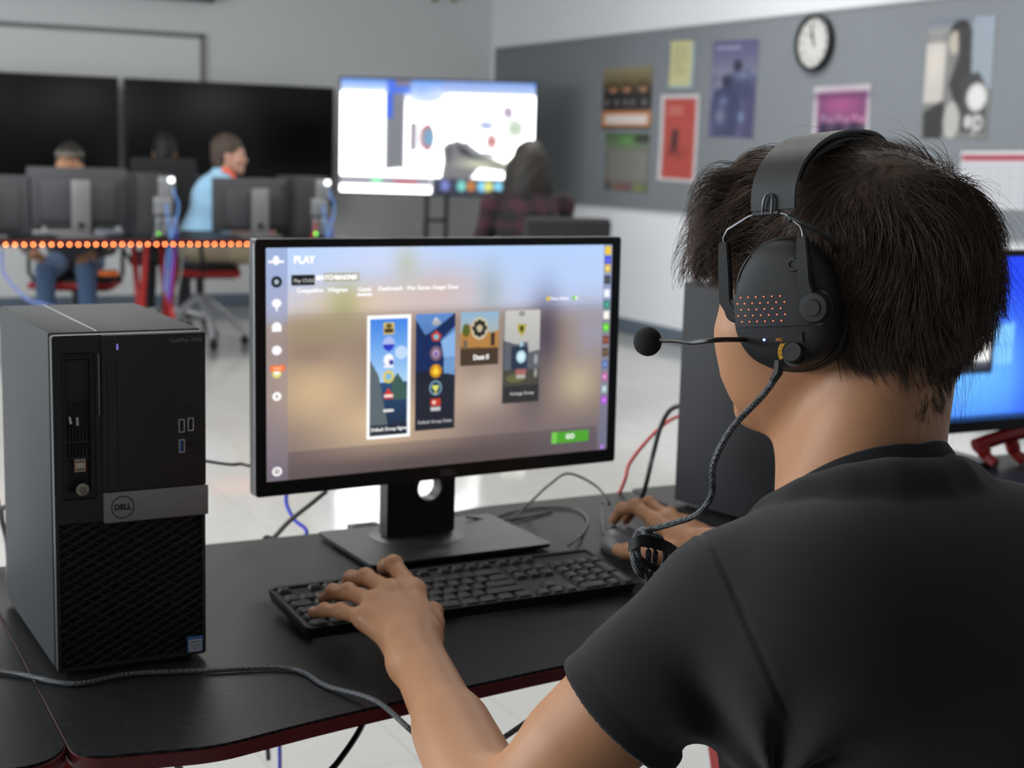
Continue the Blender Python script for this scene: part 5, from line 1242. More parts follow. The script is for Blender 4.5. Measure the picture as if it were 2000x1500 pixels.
# low light wall cabinet strip behind far row seen between monitors
cable([aty(4, 490, FY+.03), aty(6, 530, FY-.1), aty(32, 566, FY-.25), aty(60, 588, FY-.35), aty(90, 596, FY-.45), aty(120, 612, FY-.6), atz(170, 680, .012), atz(230, 700, .012)], .008, mat('pale_blue_cable', rgb(96, 112, 168), .4), 'pale blue cable sagging under the far desk at the left', 'network_cable')
# ------------------------------------------------------------------ the player in front
V3 = lambda *a: np.array(a, float)
AZ, HP, HS = math.radians(-28), math.radians(7), 1.07
HF0 = V3(math.sin(AZ), math.cos(AZ), 0); HL = V3(-math.cos(AZ), math.sin(AZ), 0)
HF = HF0*math.cos(HP)-V3(0, 0, 1)*math.sin(HP); HU = np.cross(HF, HL)
HE = V3(.8433, 1.0046, 1.176)
HR = np.stack([HF, HL, HU])
def H(a, b, c): return HE+a*HF+b*HL+c*HU
def HS_(a, b, c): return H(a*HS, b*HS, c*HS)
C7 = V3(.828, .925, 1.035); SHL, SHR = V3(.680, .938, .928), V3(.992, .960, .935)
ELL, WRL = V3(*at(968, 1602, 1.225)), V3(.572, 1.312, .802)
ELR, WRR = V3(1.085, 1.235, .835), V3(1.067, 1.500, .800)
HIP = V3(.86, .70, .545)
t_p = thing('person', 'dark-haired person in a black t-shirt, seen from behind, typing at the front monitor', 'person', (.86, .70, 0))
PO = V3(.86, .70, 0)
M_skin = mat('player_skin', rgb(180, 129, 94), .48, sss=.10, bump=(900, .12, .0006), spec=.4, var=(14, .07))
M_shirt = mat('black_cotton_jersey', rgb(31, 30, 32), .92, bump=(1500, .35, .0006), sheen=.12, spec=.2)
M_rib = mat('black_rib_knit', rgb(29, 28, 30), .9, bump=(1200, .4, .0007), sheen=.1, spec=.2)
M_hair = mat('dark_brown_hair', rgb(74, 57, 47), .45, spec=.35, var=(35, .4))

body = SDF(); head_sdf(body, HE, HF, HL, HU, HS, crown=(.038, .078), nose=.008)
for q_ in (1, -1): body.ell(HE+HS*(.058*HF+.036*q_*HL-.048*HU), V3(.032, .024, .040)*HS, .03, R=HR)
NB0 = C7+V3(0, .022, -.045)
body.rc(NB0, HS_(-.028, 0, -.045), .062, .055, .02).rc(NB0+V3(0, .035, -.01), HS_(.018, 0, -.075), .046, .044, .03)
body.rc(C7+V3(.035, .02, -.02), HS_(-.06, -.025, -.03), .030, .028, .03).rc(C7+V3(-.035, .02, -.02), HS_(-.06, .025, -.03), .030, .028, .03)
body.rc(C7+V3(-.01, .01, -.06), SHL+V3(.02, 0, -.005), .045, .046, .03).rc(C7+V3(.01, .01, -.06), SHR+V3(-.02, 0, -.005), .045, .046, .03)
body.ell((.835, .90, .86), (.14, .085, .16), .06)
# arms: upper arm, elbow, forearm with muscle and wrist bone
def real_arm(S, E_, W_, out):
    body.rc(S, E_, .047, .036, .02); body.rc(S+(E_-S)*.25, S+(E_-S)*.62, .046, .042, .02)
    body.rc(E_, W_, .0350, .0265, .015); body.rc(E_+(W_-E_)*.12, E_+(W_-E_)*.45, .0370, .0335, .02)
    body.rc(W_+(E_-W_)*.12+out*.008, W_-out*.006, .0235, .0235, .015)
real_arm(SHL, ELL, WRL, V3(-1, 0, 0)); real_arm(SHR, ELR, WRR, V3(1, 0, 0))
body.ell(WRL+V3(-.020, -.012, .010), (.010, .012, .009), .014)      # ulna bump
def finger(pts, r):
    P = [V3(*p) for p in pts]
    for i in range(len(P)-1): body.rc(P[i], P[i+1], r[i], r[i+1], .0035 if i else .007)
    for i in range(1, len(P)-1): body.ell(P[i]+V3(0, 0, .0012), (r[i]*1.06,)*3, .004)
def hand(W_, mcps, fingers, thumb, rad):
    W_ = V3(*W_)
    for i, m in enumerate(mcps):
        m = V3(*m); off = (m-V3(*mcps[1]))*.45
        body.rc(W_+off, m, .0150, .0112, .012)
        body.ell(m+V3(0, -.002, .001), (.0122, .0140, .0108), .010)
    c = (V3(*mcps[0])+V3(*mcps[-1])+W_*1.0)/3; body.ell(c+V3(0, -.004, -.004), (.030, .036, .013), .014)
    for f, r in zip(fingers, rad): finger(f, r)
    finger(thumb, (.0150, .0125, .0105, .0085))
    a = V3(*thumb[0]); body.ell((a+V3(*thumb[1]))/2, (.017, .019, .014), .015)
R4 = lambda s: (.0098*s, .0092*s, .0082*s, .0070*s)
LF = dict(
 pinky=[(.549, 1.376, .810), (.536, 1.414, .8075), (.5285, 1.442, .801), (.5235, 1.464, .7920)],
 ring=[(.566, 1.390, .821), (.553, 1.436, .8205), (.5485, 1.470, .811), (.548, 1.498, .7955)],
 middle=[(.588, 1.397, .828), (.577, 1.446, .831), (.5745, 1.482, .820), (.575, 1.510, .7990)],
 index=[(.610, 1.392, .828), (.606, 1.438, .845), (.611, 1.472, .832), (.618, 1.492, .803)],
 thumb=[(.592, 1.335, .800), (.618, 1.362, .800), (.636, 1.398, .798), (.640, 1.424, .7945)])
hand(WRL, [LF[k][0] for k in ('pinky', 'ring', 'middle', 'index')], [LF[k] for k in ('pinky', 'ring', 'middle', 'index')], LF['thumb'], (R4(.86), R4(.96), R4(1.02), R4(1.0)))
RF = dict(
 index=[(1.048, 1.602, .822), (1.040, 1.648, .834), (1.041, 1.683, .822), (1.043, 1.706, .8015)],
 middle=[(1.069, 1.606, .823), (1.066, 1.654, .834), (1.066, 1.690, .821), (1.066, 1.712, .7985)],
 ring=[(1.088, 1.598, .816), (1.092, 1.642, .820), (1.092, 1.674, .805), (1.090, 1.694, .783)],
 pinky=[(1.104, 1.584, .806), (1.112, 1.620, .804), (1.113, 1.646, .790), (1.110, 1.662, .772)],
 thumb=[(1.040, 1.545, .796), (1.015, 1.575, .790), (1.004, 1.606, .785), (1.007, 1.634, .781)])
for k_ in RF: RF[k_] = [(x, y-.014, max(z-.006, .766)) for x, y, z in RF[k_]]
hand(WRR, [RF[k][0] for k in ('index', 'middle', 'ring', 'pinky')], [RF[k] for k in ('index', 'middle', 'ring', 'pinky')], RF['thumb'], (R4(1.0), R4(1.02), R4(.97), R4(.86)))
sdf_obj('body', body, V3(.44, .80, .66), V3(1.20, 1.76, 1.36), .0025, M_skin, t_p, PO)
# finger nails that face the camera
M_nail = mat('fingernail', rgb(226, 178, 156), .3, spec=.5)
for k in ('pinky', 'ring'):
    A, B = V3(*LF[k][2]), V3(*LF[k][3]); d = unit(B-A); n = unit(V3(0, 0, 1)-d*d[2]); c_ = B-d*.0006+n*.0050; l = np.cross(n, d)
    nl = SDF().ell(c_, (.0062, .0044, .0018), .001, R=np.stack([d, l, n])); sdf_obj('fingernail', nl, c_-.009, c_+.009, .0008, M_nail, t_p, PO)
A, B = V3(*RF['index'][2]), V3(*RF['index'][3])

# t-shirt
sh = SDF()
sh.rc(C7+V3(-.015, .016, -.066), SHL+V3(.022, -.002, .004), .050, .054, .05).rc(C7+V3(.015, .016, -.066), SHR+V3(-.022, -.002, .006), .050, .054, .05)
sh.ell((.835, .880, .865), (.178, .112, .165), .07).ell((.845, .80, .70), (.168, .125, .22), .08).rc((.74, .865, .93), (.93, .872, .935), .085, .085, .06)
sh.rc(C7+V3(0, .002, -.090), C7+V3(0, .006, -.036), .086, .064, .03)
CC = V3(.833, .948, 1.010); col = []
for k in range(48):
    a = 2*math.pi*k/48; x, y = math.sin(a), -math.cos(a)          # a=0 at the back
    col.append(CC+V3(.0735*x, .0700*y+.004, .050*(-y) if y < 0 else -.052*y)+V3(0, 0, .010*abs(x)))
for k in range(0, 48, 3):
    p_, q_ = col[k], col[(k+3) % 48]; o_ = lambda p: V3(0, 0, -.024)+(p-CC)*V3(.10, .10, 0); sh.rc(p_+o_(p_), q_+o_(q_), .0165, .0165, .022)
ua = ELL-SHL; La = np.linalg.norm(ua); ua /= La; SE = SHL+ua*La*.47
ub = ELR-SHR; Lb = np.linalg.norm(ub); ub /= Lb; SR_ = SHR+ub*Lb*.50
sh.rc(SHL, SE+ua*.05, .056, .061, .035).rc(SHR, SR_+ub*.05, .060, .062, .035)
def folds(Q):
    d = np.zeros(len(Q))
    # drag folds fanning from the left armpit towards the back and sleeve
    A = SHL+V3(.020, -.045, -.105); v = Q-A; r = np.linalg.norm(v, axis=1)
    phi = np.arctan2(v[:, 2], v[:, 0]*.9-v[:, 1]*.5)
    d += np.sin(phi*8+r*22+vnoise(Q, 20, 6))*.0062*np.exp(-((r-.085)/.035)**2)
    B = SHR+V3(-.045, -.055, -.085); v = Q-B; r = np.linalg.norm(v, axis=1); phi = np.arctan2(v[:, 2], -v[:, 0]); d += np.sin(phi*9+r*16)*.0045*np.exp(-((r-.08)/.05)**2)
    d += np.sin(Q[:, 2]*70+Q[:, 0]*26+vnoise(Q, 9, 4)*2.5)*.0030*np.exp(-((Q[:, 2]-.72)/.13)**2)
    # collar gather, long soft folds over the back, sleeve creases
    d += vnoise(Q, 17, 11)*.0040+vnoise(Q, 42, 2)*.0010
    s = (Q-SHL)@ua; d += np.sin(s*95+Q[:, 2]*25)*.0016*np.exp(-((s-.12)/.05)**2)
    # raised shoulder seams
    for S, u in ((SHL, unit(ua*V3(1, 1, .55)+V3(-.35, 0, .0))), (SHR, unit(ub*V3(1, 1, .4)+V3(.8, 0, 0)))):
        q = (Q-S)@u+.006+((Q-S)[:, 2]**2)*1.2; near = np.exp(-(np.linalg.norm(Q-S, axis=1)/.135)**8)
        d += near*(.0016*np.exp(-(q/.0022)**2)-.0010*np.exp(-((q-.004)/.0022)**2))
    # sleeve hem stitching
    q = (Q-SHL)@ua-(La*.47-.020); d += np.where(np.linalg.norm(Q-SE, axis=1) < .1, .0014*np.exp(-(q/.0014)**2), 0)
    return d
sh.fn(folds, op='d')
sh.plane(SE, ua, .003); sh.plane(SR_, ub, .003)
def clip_planes(p, n):   # sleeves only: planes act near the arm
    pass
sh.ops = [o for o in sh.ops if not (o[2] == 's')]
def local_cut(p, n, rad):
    p, n = np.array(p), np.array(n)
    def f(Q):
        v = Q-p; ax = v@n; rr = np.linalg.norm(v-ax[:, None]*n, axis=1)
        return np.maximum(-ax, np.maximum(rr-rad, ax-.14))
    return f
sh.fn(local_cut(SE, ua, .088), .003, 's'); sh.fn(local_cut(SR_, ub, .085), .003, 's')
sh.rc(SE-ua*.03, SE+ua*.06, .0500, .0515, .003, 's').rc(SR_-ub*.03, SR_+ub*.06, .0540, .0550, .003, 's')      # open sleeves
NKT = HS_(-.030, 0, -.06)
sh.rc(C7+V3(0, .018, -.035), NKT, .0665, .064, .004, 's').rc(C7+V3(0, .055, -.05), HS_(.01, 0, -.08), .056, .05, .02, 's')
sh.plane((0, 0, .53), (0, 0, -1), .01)
sdf_obj('t_shirt', sh, V3(.50, .62, .50), V3(1.24, 1.30, 1.12), .0035, M_shirt, t_p, PO)
# rib collar, a flattened ring round the neck
bm = NB(); rings = []
for k, p in enumerate(col):
    a = 2*math.pi*k/48; o = V3(math.sin(a), -math.cos(a), 0); inn = unit(V3(0, 0, 1)*.85-o*.55); rn = []
    for (u, w) in ((-.010, .0005), (-.009, .0032), (0, .0042), (.009, .0030), (.0105, .0012), (.009, -.0008), (0, .0), (-.009, -.001)):
        rn.append(bm.verts.new(Vector(p+inn*u+unit(np.cross(np.cross(inn, o), inn))*w-PO)))
    rings.append(rn)
for k in range(48):
    A, B = rings[k], rings[(k+1) % 48]
    for q in range(8): bm.faces.new((A[q], A[(q+1) % 8], B[(q+1) % 8], B[q]))
bmesh.ops.recalc_face_normals(bm, faces=bm.faces[:]); obj('collar', bm, M_rib, t_p)
# trousers and shoes (under the desk)
M_jean = mat('dark_denim', rgb(38, 42, 54), .85, bump=(600, .3, .001))
KL, KR = HIP+V3(-.10, .44, .02), HIP+V3(.13, .44, .02); AL_, AR_ = V3(KL[0]-.02, KL[1]+.02, .10), V3(KR[0]+.02, KR[1]+.04, .10)
pn = SDF().rc(HIP+V3(-.09, 0, 0), KL, .088, .064, .03).rc(HIP+V3(.09, 0, 0), KR, .088, .064, .03).rc(KL, AL_, .064, .048, .02).rc(KR, AR_, .064, .048, .02).ell(HIP+V3(0, -.02, .02), (.168, .13, .10), .05).fn(lambda Q: vnoise(Q, 30, 8)*.004, op='d')
sdf_obj('trousers', pn, V3(.6, .5, .03), V3(1.15, 1.3, .70), .008, M_jean, t_p, PO)
for A in (AL_, AR_):
    so = SDF().ell((A[0], A[1]+.05, .035), (.048, .10, .035), .03).ell((A[0], A[1]+.13, .030), (.046, .075, .030), .03).ell((A[0], A[1], .055), (.042, .05, .055), .03).plane((0, 0, .004), (0, 0, -1))
    sdf_obj('shoe', so, V3(A[0]-.08, A[1]-.1, -.02), V3(A[0]+.08, A[1]+.25, .14), .006, M_blk_soft, t_p, PO)

# ------------------------------------------------------------------ hair: a close cap plus thousands of tapering locks
rng = np.random.RandomState(7)
skull = SDF().ell(HS_(-.008, 0, .038), V3(.099, .078, .080)*HS, .02, R=HR).ell(HS_(.030, 0, .0), V3(.058, .060, .080)*HS, .03, R=HR)
skull.rc(NB0, HS_(-.028, 0, -.045), .060, .056, .02).ell(HS_(-.045, 0, -.005), V3(.052, .064, .070)*HS, .03, R=HR)
def loc(P): return ((P-HE)@HR.T)/HS
def hair_zone(P):
    a, b, c = loc(P).T; ab = np.abs(b)
    hl = np.where(a > .055, .088-(ab*.25), np.where(a > .02, .035+(a-.02)*1.5, np.where(a > -.02, .0, -.088+.012*np.sin(b*120))))
    hl = np.where((a <= .055) & (a > .02) & (ab < .04), .088, hl)
    hl = np.where((a <= -.02) & (a > -.045), -.03-(-.02-a)*2.2, hl)
    return c > hl
cap = SDF().ell(HS_(-.010, 0, .040), V3(.104, .083, .083)*HS, .02, R=HR).ell(HS_(-.048, 0, -.012), V3(.056, .066, .074)*HS, .03, R=HR)
cap.box(HS_(.10, 0, -.02), V3(.075, .14, .10)*HS, .02, .02, 's', R=HR).ell(HS_(-.0, 0, -.13), V3(.2, .2, .055)*HS, .01, 's', R=HR)
cap.ell(HS_(.0, .085, -.04), V3(.03, .03, .045)*HS, .01, 's', R=HR).ell(HS_(.0, -.085, -.04), V3(.03, .03, .045)*HS, .01, 's', R=HR)
cap.fn(lambda Q: vnoise(Q, 70, 9)*.002, op='d')
Vc, Fc = cap.mesh(HE-.2, HE+.2, .004)
def scalp_points(n):
    """random points on the scalp, by throwing directions from the skull centre"""
    out = []; c0 = HS_(-.015, 0, .02)
    while sum(len(o) for o in out) < n:
        d = rng.randn(4000, 3); d /= np.linalg.norm(d, axis=1)[:, None]; P = c0+d*.09
        for _ in range(8):
            v = skull.ev(P); P = P-d*v[:, None]*.8
        P = P[hair_zone(P)]; out.append(P)
    return np.concatenate(out)[:n]
WH = HS_(-.075, .02, .088)
def flow(P, N, L_):
    a, b, c = loc(P).T
    r = P-WH; r = r-(r*N).sum(1)[:, None]*N; rn = np.linalg.norm(r, axis=1)[:, None]; r = r/(rn+1e-6)
    sw = np.cross(N, r)
    w = np.clip((c-.02)/.08, 0, 1)[:, None]                     # 1 on top, 0 low on the sides
    dn = -HU-N*(-(HU*N).sum(1))[:, None]
    fwd = HF-N*(HF*N).sum(1)[:, None]
    back = np.clip((-a-.0)/.06, 0, 1)[:, None]
    gw = np.exp(-(rn/.035)**2); tn = (-HF*.8+HL*.35); tn = tn-N*(N@tn)[:, None]; r = r*(1-gw)+tn*gw*1.3
    d = r*(w*1.1+.35)+sw*.45*w+dn*(1-w)*1.0+fwd*(.55*w)*(1-back)+fwd*.18*(1-w)*(1-back)
    lr = np.stack([vnoise(P, 38, 21), vnoise(P, 38, 22), vnoise(P, 38, 23)], 1)*1.15+np.stack([vnoise(P, 90, 24), vnoise(P, 90, 25), vnoise(P, 90, 26)], 1)*.35
    d = d+lr; d = d-(d*N).sum(1)[:, None]*N
    return d/(np.linalg.norm(d, axis=1)[:, None]+1e-9)
def grow(R0, length, lift, steps=9, jit=0.0):
    P = R0.copy(); out = [P.copy()]; n = len(P); ds = length/steps
    D = None
    J = rng.randn(n, 3)*jit
    for i in range(steps):
        N = skull.grad(P); f = flow(P, N, None)+J-(J*N).sum(1)[:, None]*N; f = f/np.linalg.norm(f, axis=1)[:, None]
        D = f if D is None else D*.45+f*.55; D = D/np.linalg.norm(D, axis=1)[:, None]
        s = (i+1)/steps; target = lift*(1-(1-s)**2.2)
        P = P+D*ds[:, None]; h = skull.ev(P); N = skull.grad(P); P = P+N*(target-h)[:, None]*.75
        out.append(P.copy())
    return np.stack(out, 1)
def vol(R0):
    a, b, c = loc(R0).T
    v = .0095+.0170*np.clip((-a-.01)/.08, 0, 1)*np.clip((c+.04)/.06, 0, 1)*np.clip((.115-c)/.03, .42, 1)
    v = v*np.clip((c+.11)/.08, .22, 1)
    near_band = np.exp(-((a-.012)/.020)**2)*np.clip((c+.02)/.04, 0, 1)           # pressed flat under the headband
    v = v*(1-.78*near_band)
    return v*(1+.45*vnoise(R0, 30, 31))
NS = 15000
G0 = scalp_points(750); a, b, c = loc(G0).T
gl = (.040+.026*np.clip((c+.02)/.1, 0, 1))*rng.uniform(.85, 1.2, len(G0)); gl = np.where(c < -.03, gl*.5, gl)
GP = grow(G0, gl, vol(G0)*rng.uniform(.8, 1.25, len(G0)))
S0 = scalp_points(NS); a, b, c = loc(S0).T
sl = (.038+.028*np.clip((c+.02)/.1, 0, 1))*rng.uniform(.7, 1.15, NS); sl = np.where(c < -.03, sl*.50, sl)
SP = grow(S0, sl, vol(S0)*rng.uniform(.25, 1.15, NS), jit=.22)
K0 = scalp_points(9000); kc = loc(K0); K0 = K0[(kc[:, 2] > .055) & (kc[:, 0] < .03)][:2600]
KP = grow(K0, rng.uniform(.03, .055, len(K0)), vol(K0)*rng.uniform(.35, 1.0, len(K0)), jit=.9)
# gather strands into locks
gi = np.zeros(NS, int)
for i in range(0, NS, 1000):
    gi[i:i+1000] = np.argmin(((S0[i:i+1000, None]-G0[None])**2).sum(2), 1)
s = np.linspace(0, 1, SP.shape[1])[None, :, None]; cl = (rng.uniform(.35, .97, NS)*np.clip(np.linalg.norm(S0-WH, axis=1)/.06, .25, 1))[:, None, None]
SP = SP*(1-cl*s**1.3)+(GP[gi]+(S0-G0[gi])[:, None]*(1-s)*.9)*(cl*s**1.3)
SP += (rng.randn(NS, 1, 3)*.0016)*s
# fringe: long locks thrown forward from the front of the head, curling down
def fringe(n, ng, seed):
    r = np.random.RandomState(seed); out = []
    for i in range(n):
        g = r.randint(ng); rr = np.random.RandomState(1000+g)
        ga, gb = rr.uniform(.030, .078), rr.uniform(-.060, .064)
        L_ = rr.uniform(.055, .088)*r.uniform(.80, 1.04); up = rr.uniform(-.30, .75); curl = rr.uniform(.8, 3.8); side = rr.uniform(-.15, .45)+(.25 if gb > .02 else 0); w_ = rr.uniform(-1, 1)*1.6; curl2 = rr.uniform(-1.2, 1.6)
        o1, o2 = r.randn()*.0065, r.randn()*.0065
        base = HS_(ga+o1, gb+o2, 0)+HU*.14
        for _ in range(10): base = base-HU*skull.ev(base[None])[0]*.9
        p = base.copy(); ang = math.atan2(up, 1.0); pts = [p]; o3 = r.randn()*.0022
        for k in range(9):
            s_ = (k+1)/9; ang2 = ang-curl*s_**1.8-curl2*max(0, s_-.55)*1.6; yw_ = side+w_*s_*.7
            d = HF*math.cos(ang2)*math.cos(yw_)+HL*math.sin(yw_)*.8+HU*math.sin(ang2)
            p = p+unit(d)*L_/9; q = p-(HF*o1+HL*o2)*HS*.80*s_**1.2+HU*o3*math.sin(math.pi*s_); pts.append(q)
        out.append(pts)
    P = np.array(out); lc = loc(P.reshape(-1, 3)).reshape(P.shape)
    P = P[(lc[:, :, 2].min(1) > .016) & (lc[:, -1, 0] > .05) & (lc[:, :, 0].max(1) < .156)]
    shp = P.shape; Q = P.reshape(-1, 3); hh = skull.ev(Q); N = skull.grad(Q); ok = hh < .004; Q[ok] += N[ok]*(.004-hh[ok])[:, None]
    return Q.reshape(shp)
FP = fringe(9000, 120, 3)
# temple wisps in front of the ear cup
def wisps(n, ng, seed):
    r = np.random.RandomState(seed); out = []
    for i in range(n):
        g = r.randint(ng); rr = np.random.RandomState(2000+g)
        p = HS_(.052+rr.uniform(-.012, .02)+r.randn()*.003, .064+rr.uniform(-.02, .008), rr.uniform(.030, .090)+r.randn()*.003)
        L_ = rr.uniform(.026, .046); dz_ = rr.uniform(-1.3, -.45); q = rr.uniform(.1, .4); cu = rr.uniform(-.6, .6); pts = [p]
        for k in range(9):
            s_ = k/9; d = unit(HF*(.75+.3*s_)+HL*(q-.2*s_)+HU*(dz_+cu*s_)); p = p+d*L_/9; pts.append(p+r.randn(3)*.0002)
        out.append(pts)
    P = np.array(out); shp = P.shape; Q = P.reshape(-1, 3); hh = skull.ev(Q); N = skull.grad(Q); ok = hh < .003; Q[ok] += N[ok]*(.003-hh[ok])[:, None]
    return Q.reshape(shp)
WP = wisps(2200, 46, 5)
# loose flyaway hairs
Y0 = scalp_points(420); YP = grow(Y0, rng.uniform(.05, .075, 420), vol(Y0)*1.2+rng.uniform(.004, .016, 420))
YP += np.cumsum(rng.randn(420, 10, 3)*.0009, 1)
def tubes(P, r0, sides=3):
    """P: n x m x 3 -> verts, quads of tapering strands"""
    n, m, _ = P.shape; T_ = np.gradient(P, axis=1); T_ /= np.linalg.norm(T_, axis=2)[..., None]+1e-9
    ref = np.array([.31, .52, .79]); A = np.cross(T_, ref); A /= np.linalg.norm(A, axis=2)[..., None]+1e-9; B = np.cross(T_, A)
    s_ = np.linspace(0, 1, m)[None, :]; R_ = (np.asarray(r0).reshape(-1, 1)*(1-.85*s_**1.5))[..., None]
    V = np.stack([P+(A*math.cos(2*math.pi*k/sides)+B*math.sin(2*math.pi*k/sides))*R_ for k in range(sides)], 2)
    idx = np.arange(n*m*sides).reshape(n, m, sides); nx = np.roll(idx, -1, 2)
    Q = np.stack([idx[:, :-1], nx[:, :-1], nx[:, 1:], idx[:, 1:]], -1).reshape(-1, 4)
    return V.reshape(-1, 3), Q
parts = [tubes(SP, rng.uniform(.00030, .00058, NS)), tubes(FP, rng.uniform(.00030, .00055, len(FP))), tubes(WP, rng.uniform(.00025, .00045, len(WP))), tubes(KP, rng.uniform(.0003, .0005, len(KP))), tubes(YP, np.full(len(YP), .00016))]
VV, QQ, k = [Vc], [Fc], len(Vc)
for v, q in parts: VV.append(v); QQ.append(q+k); k += len(v)
link('hair', npmesh('hair', np.concatenate(VV)-PO, np.concatenate(QQ)), M_hair, t_p)

# ------------------------------------------------------------------ headset
t_h = thing('headset', 'black wired gaming headset with microphone, worn by the player', 'headset', tuple(HE))
M_hs = mat('matte_black_soft_touch', rgb(26, 26, 28), .6, spec=.4, bump=(2500, .05, .0002)); M_hs2 = mat('black_leatherette', rgb(20, 20, 21), .55, bump=(700, .2, .0005)); M_band_ = mat('black_headband_skin', rgb(38, 38, 39), .5, bump=(900, .15, .0003))
M_wire = mat('dark_metal_wire', rgb(90, 90, 92), .3, metal=.9)
def HL3(a, b, c): return Vector(H(a, b, c)-HE)
def cup(sg):
    Mx = lambda a, b, c: HL3(a+.008, sg*b, c+.001)
    def ring(bm, sc, b, seg=48, egg=0.10, rx=.0465, rz=.0540):
        vs = []
        for k in range(seg):
            a = 2*math.pi*k/seg; x, z = math.cos(a), math.sin(a); p = 2.35; m = (abs(x)**p+abs(z)**p)**(-1/p); x, z = x*m, z*m
            vs.append(bm.verts.new(Mx(sc*rx*x*(1-egg*z*.6), b, sc*rz*z)))
        return vs
    def loft(bm, prof, close0=False, close1=True, **kw):
        R_ = [ring(bm, sc, b, **kw) for sc, b in prof]
        for A, B in zip(R_, R_[1:]):
            for k in range(len(A)): bm.faces.new((A[k], A[(k+1) % len(A)], B[(k+1) % len(A)], B[k]))
        if close0: bm.faces.new(R_[0][::-1])
        if close1: bm.faces.new(R_[-1])
        bmesh.ops.recalc_face_normals(bm, faces=bm.faces[:])
    c = None
    bm = NB(); loft(bm, [(.60, .070), (.74, .066), (.92, .066), (1.04, .071), (1.07, .079), (1.05, .087), (.98, .090)], close1=True, close0=False); obj('ear_cushion', bm, M_hs2, t_h)
    bm = NB(); loft(bm, [(.97, .0885), (.985, .091), (.99, .097), (.965, .1035), (.93, .1075), (.88, .1105), (.80, .1130), (.66, .1148), (.45, .1158), (.22, .1162), (.05, .1163)], close0=True)
    sh_ = obj('cup_shell', bm, M_hs, t_h)
    bm = NB(); loft(bm, [(1.012, .0885), (1.016, .0910), (1.0, .0930), (.985, .0925)], close0=False, close1=False); obj('cup_rim', bm, M_hs2, sh_)
    return Mx, sh_
MxL, shell_L = cup(1)
MxR, shell_R = cup(-1)
def face_pt(sg, a, c, up=0.0):
    """point on the outer face of a cup"""
    x, z = a/.0465, c/.054; rr = (abs(x)**2.35+abs(z)**2.35)**(1/2.35)
    b = np.interp(rr, [0, .22, .45, .66, .80, .88, .93, .965, .99], [.1163, .1162, .1158, .1148, .1130, .1105, .1075, .1035, .097])
    return (MxL if sg > 0 else MxR)(a, b+up, c)
nrm = Vector(HL)
# raised pivot drum across the cup, light dots, switch bar, dial
def pad(bm, sg, a0, a1, c0, c1, up, n=10, dn=.004):
    """slightly raised panel following the cup face"""
    g = [[bm.verts.new(face_pt(sg, a0+(a1-a0)*i/n, c0+(c1-c0)*j/4, up)) for i in range(n+1)] for j in range(5)]
    for j in range(4):
        for i in range(n): bm.faces.new((g[j][i], g[j][i+1], g[j+1][i+1], g[j+1][i]))
    edge = [g[0][i] for i in range(n+1)]+[g[j][n] for j in range(1, 5)]+[g[4][i] for i in range(n-1, -1, -1)]+[g[j][0] for j in range(3, 0, -1)]
    lo = [bm.verts.new(v.co-nrm*dn*sg) for v in edge]; m = len(edge)
    for i in range(m): bm.faces.new((edge[i], lo[i], lo[(i+1) % m], edge[(i+1) % m]))
    bmesh.ops.recalc_face_normals(bm, faces=bm.faces[:])
M_dot = mat('red_light_dot', rgb(255, 90, 50), .3, emit=((1.0, .16, .06, 1), 2.6)); M_blue_l = mat('blue_light_dot', rgb(120, 150, 255), .3, emit=((.12, .2, 1.0, 1), 9.0))
M_yel = mat('yellow_scale_print', rgb(214, 156, 30), .5); M_org = mat('orange_print', rgb(190, 110, 30), .5)
